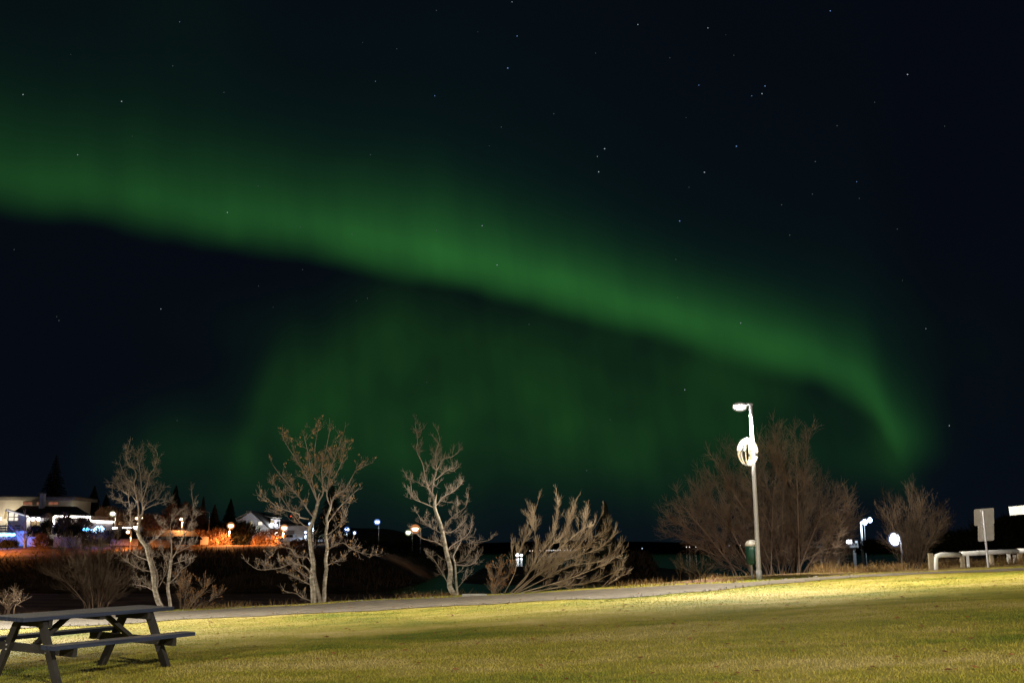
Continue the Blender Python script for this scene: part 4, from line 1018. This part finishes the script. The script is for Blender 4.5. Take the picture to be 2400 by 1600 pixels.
# bushes with blue bulbs
def bulb_bush(u, v0, v1, wp, y, n, label, kind, rad):
    c = at(u, (v0 + v1) / 2, y); hw = wp / 2 * y * S; hh = (v1 - v0) / 2 * y * S
    t = thing('lit_bush', (c.x, y, c.z - hh), label, 'light decoration', 'bushes wrapped in blue lights'); m = MB()
    m.ball(tuple(c), 1, 12, 8, (hw * .9, hw * .6, hh * .9)); m.build('foliage', M['darkbush'], t, True)
    for i in range(n):
        a = random.uniform(0, 6.28); q = random.uniform(-1, 1); r = math.sqrt(1 - q * q * .9)
        m = MB(); m.octa((c.x + hw * r * math.cos(a), y - abs(hw * .62 * r * math.sin(a)) - .05, c.z + hh * q), rad * random.uniform(.7, 1.2)); m.build('bulb', M[kind], t)
    return t
t = bulb_bush(233, 1234, 1247, 21, 141.5, 46, 'round bush covered in bright blue white bulbs, biggest of three', 'e_bluewhite', .15)
point_light('bulb_glow', at(233, 1252, 140.3), (.08, .14, 1.), 700, t, .4)
bulb_bush(203, 1237, 1244, 13, 141.5, 14, 'small bush with blue bulbs, leftmost of three', 'e_blue', .12)
bulb_bush(217, 1240, 1246, 8, 141.4, 8, 'tiny bush with blue bulbs between two lit bushes', 'e_bluewhite', .11)
# row of white lights on a fence
q = at(295, 1250, 146); t = thing('garden_fence', (q.x, 146, q.z), 'dark garden fence carrying a row of white bulbs', 'fence')
m = MB(); quadbox(m, 262, 1234, 336, 1252, 146, .12); m.build('boards', M['fence'], t)
for u, r in ((265, .12), (268, .13), (271, .13), (274, .10), (289, .13), (292, .15), (295, .12), (298, .16), (301, .16), (304, .15), (307, .11), (315, .2), (318, .26), (321, .24), (326, .1)):
    m = MB(); m.ball(tuple(at(u, 1236.5 + random.uniform(-.8, .8), 145.85)), r, 8, 6); m.build('bulb', M['e_strip'], t)
# star-like lit ornaments behind trunk
for u, v, r in ((322, 1214, .3), (329, 1212, .26), (324, 1226, .22)):
    pass
q = at(325, 1232, 150); t = thing('lit_ornament', (q.x, 150, q.z), 'warm glowing garden ornament half hidden by the leaning trunk', 'light decoration')
m = MB(); m.tube([(q.x, 150, q.z - .5), tuple(at(325, 1214, 150))], .05, 6); m.build('pole', M['steel'], t)
for u, v, r in ((322, 1214, .30), (330, 1213, .24), (325, 1226, .20)):
    m = MB(); m.ball(tuple(at(u, v, 149.9)), r, 10, 6, (1.3, 1, .7)); m.build('lamp_shade', emit('peach_lamp', (1., .72, .42), 4.), t, True)
# orange lit stone walls
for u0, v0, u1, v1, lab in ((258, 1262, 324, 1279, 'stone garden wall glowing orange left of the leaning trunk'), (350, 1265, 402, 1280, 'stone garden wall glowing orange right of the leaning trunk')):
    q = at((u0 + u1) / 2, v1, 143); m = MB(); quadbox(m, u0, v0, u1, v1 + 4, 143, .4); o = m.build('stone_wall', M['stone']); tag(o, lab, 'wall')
# dark low shed with a pale skylight
q = at(405, 1265, 147); t = thing('shed', (q.x, 147, q.z), 'low dark shed with a pale skylight behind the right trunk', 'shed', 'houses across the river')
m = MB(); quadbox(m, 336, 1256, 470, 1276, 147.5, 4); m.build('wall', M['fence'], t)
m = MB(); m.prism([tuple(at(330, 1262, 146.8)), tuple(at(474, 1262, 146.8)), tuple(at(455, 1243, 151)), tuple(at(345, 1241, 151))], (0, 0, -.12)); rf = m.build('roof', M['roofdark'], t)
m = MB(); m.prism([tuple(at(362, 1263.5, 146.5)), tuple(at(390, 1264.5, 146.5)), tuple(at(393, 1256, 148)), tuple(at(366, 1254.5, 148))], (0, 0, -.05)); m.build('skylight', M['greyplaster'], rf)

# ------------------------------------------------------------------ white gabled house
q = at(610, 1260, 162)
H2 = thing('house', (q.x, 162, q.z), 'white gabled house with two lit windows and a chimney', 'house', 'houses across the river')
pl = [at(553, 1262, 162), at(633, 1262, 162), at(633, 1252, 162), at(628, 1237, 162), at(588, 1200, 162), at(562, 1216, 162), at(553, 1218, 162)]
m = MB(); m.prism([tuple(p) for p in pl], (0, 9, 0)); m.build('wall', M['whitewall'], H2)
m = MB(); pr = at(588, 1199, 161.7); pe = at(632, 1240, 161.7)
m.prism([(pr.x, 161.7, pr.z), (pe.x, 161.7, pe.z), (pe.x, 171.5, pe.z), (pr.x, 171.5, pr.z)], (.05, 0, .18)); m.build('roof', M['roofdark'], H2)
pw = at(551, 1216.5, 161.7)
m = MB(); m.prism([(pr.x, 161.75, pr.z), (pw.x, 161.75, pw.z), (pw.x, 171.5, pw.z), (pr.x, 171.5, pr.z)], (-.03, 0, .16)); m.build('roof', M['roofgrey'], H2)
m = MB(); quadbox(m, 577, 1197, 581.5, 1210, 163, .8); m.build('chimney', M['chimney'], H2)
for u0, v0, u1, v1, em, lab in ((586, 1221, 591, 1231, 'e_window', 0), (605, 1222, 614.5, 1229.5, 'e_warm', 0), (563, 1222, 572, 1230, 'glass', 0)):
    m = MB(); quadbox(m, u0 - .8, v0 - .8, u1 + .8, v1 + .8, 161.92, .05); fr = m.build('window_frame', M['white_paint'], H2)
    m = MB(); quadbox(m, u0, v0, u1, v1, 161.88, .05); m.build('pane', M[em], fr)
# side wing of the house under the main roof, with pale roof and dormer
m = MB(); quadbox(m, 633, 1216, 657, 1262, 166, 7); m.build('side_wall', M['greyplaster'], H2)
m = MB(); quadbox(m, 634, 1219, 642, 1231, 165.9, .06); m.build('dormer_window', M['e_window'], H2)
m = MB(); m.prism([tuple(at(596, 1203, 171)), tuple(at(640, 1214, 165.4)), tuple(at(660, 1214, 165.4)), tuple(at(655, 1206, 171))], (0, 0, .12)); m.build('side_roof', M['roofgrey'], H2)
m = MB(); quadbox(m, 648, 1222, 654, 1233, 165.9, .06); m.build('dark_window', M['glass'], H2)
m = MB(); m.ball(tuple(at(637, 1228, 165.3)), .26, 10, 6, (1.1, 1, .8)); m.build('wall_lamp', M['e_globe'], H2)
point_light('wall_light', at(637, 1229, 164.4), (.9, .95, 1.), 330, H2, .2)
point_light('gable_light', at(606, 1236, 158.5), (.80, .86, 1.), 260, H2, .3)
m = MB(); m.ball(tuple(at(649, 1250, 161)), .30, 10, 6, (1.2, 1, .8)); m.build('porch_lamp', M['e_neutral'], H2)
point_light('porch_light', at(649, 1251, 160.4), (1., .95, .7), 130, H2, .2)
m = MB(); m.octa(tuple(at(682, 1209, 170)), .16); o = m.build('warning_light', M['e_redlight']); tag(o, 'small red light high in the dark right of the gabled house', 'light')
# grey garage right of it
q = at(690, 1262, 165); t = thing('garage', (q.x, 165, q.z), 'plain grey garage behind the parked cars', 'garage', 'houses across the river')
m = MB(); quadbox(m, 662, 1232, 722, 1268, 165, 6); m.build('wall', M['greyplaster'], t)
m = MB(); m.prism([tuple(at(659, 1232, 164.6)), tuple(at(725, 1232, 164.6)), tuple(at(722, 1225, 171)), tuple(at(664, 1225, 171))], (0, 0, .15)); m.build('roof', M['roofdark'], t)
m = MB(); quadbox(m, 672, 1242, 690, 1268, 164.9, .06); m.build('door', M['fence'], t)

# parked cars
def car(u0, u1, vb, y, label, pickup):
    a = at(u0, vb, y); b_ = at(u1, vb, y); L = b_.x - a.x; z = a.z; k = L / 5.0; w_ = 1.85
    t = thing('parked_car', ((a.x + b_.x) / 2, y, z), label, 'pickup' if pickup else 'car', 'cars parked by the white house')
    if pickup: prof = [(0, .35), (0, .75), (.25, .95), (1.25, 1.02), (1.85, 1.62), (2.1, 1.70), (3.05, 1.70), (3.2, 1.05), (4.95, 1.03), (5, .45), (4.6, .35)]
    else: prof = [(0, .3), (.05, .8), (.9, .98), (1.5, 1.5), (2.0, 1.6), (3.9, 1.6), (4.6, 1.05), (4.95, .95), (5, .4), (4.7, .3)]
    m = MB(); m.prism([(a.x + px_ * k, y, z + pz * k) for px_, pz in prof], (0, w_, 0)); m.build('body', M['carpaint'], t)
    gl = [(1.45, 1.08), (1.95, 1.55), (2.2, 1.58), (2.2, 1.08)], [(2.3, 1.08), (2.3, 1.58), (2.98, 1.58), (3.05, 1.08)]
    for g in gl:
        m = MB(); m.prism([(a.x + px_ * k, y - .02, z + pz * k) for px_, pz in g], (0, .03, 0)); m.build('window', M['glass'], t)
    for px_ in (.95, 4.05):
        for yy in (y - .02, y + w_ - .2):
            m = MB(); m.tube([(a.x + px_ * k, yy, z + .33), (a.x + px_ * k, yy + .22, z + .33)], .36, 16); wh = m.build('wheel', M['tyre'], t)
            m = MB(); m.tube([(a.x + px_ * k, yy - .02, z + .33), (a.x + px_ * k, yy + .0, z + .33)], .2, 10); m.build('rim', M['steel'], wh)
    m = MB(); m.box((a.x + .03, y + .25, z + .72 * k), (.1, .4, .16)); m.build('headlight', M['bolt'], t)
    point = None
    return t
cr = car(651, 708, 1271, 150.6, 'pale blue white pickup parked behind the red hedge', True)
car(745, 790, 1271, 152, 'pale car parked behind the two-trunked tree', False)
m = MB()
q = at(680, 1248, 149); tl = far_lamp(716, 1247, 1262, 149.5, 'small low lamp beside the parked cars', 'cool', 520, 0, .16)

# ------------------------------------------------------------------ right-hand waterfront
q = at(1970, 1285, 240)
t = thing('bridge', (q.x, 240, -3.), 'low pale bridge lit from above on the far right shore', 'bridge')
m = MB(); quadbox(m, 1905, 1277, 2012, 1283, 240, 3.5); m.build('deck', M['concrete'], t)
for u in (1925, 1965, 2004):
    m = MB(); a = at(u, 1283, 240); m.box((a.x, 241.7, (a.z - 3.6) / 2), (.7, 2.2, a.z + 3.6)); m.build('pier', M['concrete'], t)
m = MB()
for u in range(1906, 2012, 8): quadbox(m, u, 1273.5, u + .8, 1277, 240.1, .1)
quadbox(m, 1905, 1273, 2012, 1273.8, 240.05, .12); m.build('railing', M['white_paint'], t)
WF = 'lamps on the right-hand shore'
def shore_lamp(u, vh, vb, y, label, size, watt, kind='cool', pole='white_paint', r=.2, off=0):
    hd = at(u, vh, y); ft = at(u + off, vb, y)
    t = thing('harbour_lamp', (ft.x, y, ft.z), label, 'street lamp', WF)
    m = MB(); m.tube([(ft.x, y, -4.2), (ft.x, y, ft.z), (ft.x + (hd.x - ft.x) * .05, y, hd.z)], [r, r, r * .7], 8); m.build('pole', M[pole], t, True)
    m = MB(); m.tube([(ft.x, y, hd.z + .2), (hd.x, y, hd.z + .35)], r * .5, 6); m.build('arm', M['fence'], t)
    MB().ball((hd.x, y, hd.z), size * 1.25, 14, 10, (.95, .95, 1.1)).build('halo_shell', HALO[kind], t, True)  # added shell, imitates the halo round the lamp
    m = MB(); m.ball((hd.x, y, hd.z), size, 12, 8, (.9, .9, 1.15)); m.build('lamp_head', M['e_' + kind], t, True)
    if watt: point_light('lamp_light', (hd.x, y - size - .5, hd.z - .3), (.62, .78, 1.), watt, t, .3)
    return t
shore_lamp(2027, 1223, 1271, 235, 'lower of the twin bluish lamps by the water, on a white column', .55, 1700, r=.30, off=-7)
shore_lamp(2039, 1218, 1271, 245, 'upper of the twin bluish lamps by the water, further right', .52, 600, r=.10, off=-11)
shore_lamp(2097, 1263, 1290, 150, 'brightest bluish white lamp seen through the small right shrub', .8, 2500, 'globe', 'fence', off=16, r=.12)
q = at(1990, 1268, 238); t = thing('kiosk', (q.x, 238, q.z - .8), 'small kiosk with a glaring white lit side on the bridge', 'kiosk')
m = MB(); quadbox(m, 1983, 1263, 1997, 1277, 238.2, 2); m.build('wall', M['greyplaster'], t)
m = MB(); quadbox(m, 1984, 1264.5, 1996, 1273, 238.1, .08); m.build('lit_panel', M['e_globe'], t)
m = MB(); quadbox(m, 1982, 1261.8, 1998, 1263.2, 238.0, 2.4); m.build('roof', M['roofdark'], t)
m = MB(); m.box(tuple(at(2007, 1269, 237)), (.5, .3, .5)); m.build('lit_sign', M['e_dimcool'], t)
# far shore lights
FS = 'tiny lights on the far shore'
for u, v, r, k, y, lab in ((1213, 1300, .85, 'globe', 520, 'bright white light by the far water, left of the willow stems'), (1222, 1300.5, .6, 'globe', 520, 'second white light by the far water behind the willow stems')):
    q = at(u, v, y); t = thing('shore_light', (q.x, y, -3.1), lab, 'light', FS)
    m = MB(); m.tube([(q.x, y, -3.4), tuple(q)], .1, 5); m.build('pole', M['steel'], t)
    m = MB(); m.ball(tuple(q), r, 10, 6); m.build('lamp', M['e_' + k], t)
row = [(1242, 1290, 'e_dim'), (1248, 1290, 'e_dim'), (1266, 1289, 'e_dim')] + [(u, 1289 - (u - 1280) * .012 + random.uniform(-.6, .6), 'e_dimcool' if random.random() < .6 else 'e_dim') for u in (1281, 1285, 1289, 1293, 1297, 1301, 1306, 1309, 1313, 1324, 1330, 1337, 1348, 1352, 1370)]
row += [(1505, 1284.5, 'e_dimcool'), (1609, 1281, 'e_dim'), (1616, 1281, 'e_dim'), (1631, 1281, 'e_dim'), (1709, 1278, 'e_dimcool'), (1735, 1277.5, 'e_dim'), (2213, 1251, 'e_dimcool'), (2247, 1250, 'e_dimcool')]
for i, (u, v, k) in enumerate(row):
    q = at(u, v, 800); o = thing('shore_light', (q.x, 800, -3.2), '', 'light')
    MB().tube([(q.x, 800.5, -3.6), (q.x, 800.5, q.z)], .10, 5).build('pole', M['fence'], o)
    MB().ball(tuple(q), .42 if k == 'e_dim' else .5, 8, 5).build('lamp', M[k], o)
    lab = ('tiny light in the row behind the willow' if u < 1400 else 'lone tiny light right of the willow' if u < 1600 else 'tiny light behind the left of the big shrub' if u < 1700 else 'tiny light left of the green bin' if u < 1800 else 'faint greenish light above the dark trees by the sign')
    tag(o, lab, 'light', FS + {0: ' by the willow', 1: ' right of the willow', 2: ' behind the shrub', 3: ' by the bin', 4: ' by the sign'}[0 if u < 1400 else 1 if u < 1600 else 2 if u < 1700 else 3 if u < 1800 else 4])
# gravel spit in the river
def spit(x, y): return -4 + 1.4 * ss(118, 140, y) * (1 - ss(240, 275, y)) * ss(-20, 0, x) * (1 - ss(30, 48, x)) + .12 * lump(x, y, .2)
struct(grid('gravel_bar', np.linspace(-24, 125, 80), np.linspace(112, 290, 60), spit, M['gravel']), 'dark gravel bar lying in the river', 'gravel bar')

# ------------------------------------------------------------------ stars
RS = 6000.
def star_pt(u, v):
    d = np.array(ray(u, v)); d /= np.linalg.norm(d); return tuple(np.array((0, 0, CZ)) + d * RS)
bright = [(421, 52, 1), (54, 222, 0), (182, 363, 0), (880, 191, 1), (1019, 225, 1), (1200, 5, 0), (1212, 85, 1), (1190, 160, 1), (1946, 26, 1), (1659, 66, 0), (1495, 58, 0),
          (1417, 349, 0), (1400, 367, 0), (1403, 403, 0), (1651, 404, 0), (1638, 200, 1), (1762, 225, 1), (1786, 220, 0), (1793, 202, 1), (2127, 175, 0), (1726, 343, 1),
          (1593, 518, 1), (2008, 426, 1), (2170, 770, 0), (2225, 997, 0), (1130, 529, 0), (1165, 621, 0), (377, 724, 0), (533, 498, 0), (285, 238, 0), (1605, 913, 0), (1736, 757, 0)]
faint = [(166, 128), (525, 217), (1175, 298), (1147, 342), (868, 363), (605, 436), (704, 532), (825, 549), (1023, 540), (709, 632), (606, 670), (861, 699), (138, 751), (133, 742), (33, 585), (1298, 267),
         (1570, 136), (1608, 276), (1615, 439), (1584, 608), (1588, 697), (1962, 295), (2014, 465), (1720, 130), (1701, 82), (2103, 537), (2115, 657), (1851, 551), (1832, 480), (2214, 296), (1396, 125), (1023, 25), (850, 100),
         (1000, 895), (415, 985), (1375, 1102), (1430, 983), (835, 705), (290, 1052), (1911, 379), (1904, 455), (640, 720), (1240, 760), (1120, 75), (930, 115), (310, 320), (405, 155), (2050, 240)]
def stars(m_, name, pts, r, label):
    m = MB()
    for p in pts: m.octa(star_pt(p[0], p[1]), r * random.uniform(.7, 1.25))
    o = m.build(name, m_); tag(o, label, 'stars', kind='stuff'); return o
stars(M['star'], 'stars', [p for p in bright if not p[2]], 3.3, 'bright white stars scattered over the night sky')
stars(M['starblue'], 'stars', [p for p in bright if p[2]], 3.4, 'blue stars scattered over the upper night sky')
stars(M['stardim'], 'stars', faint + [], 2.9, 'faint stars scattered over the night sky')
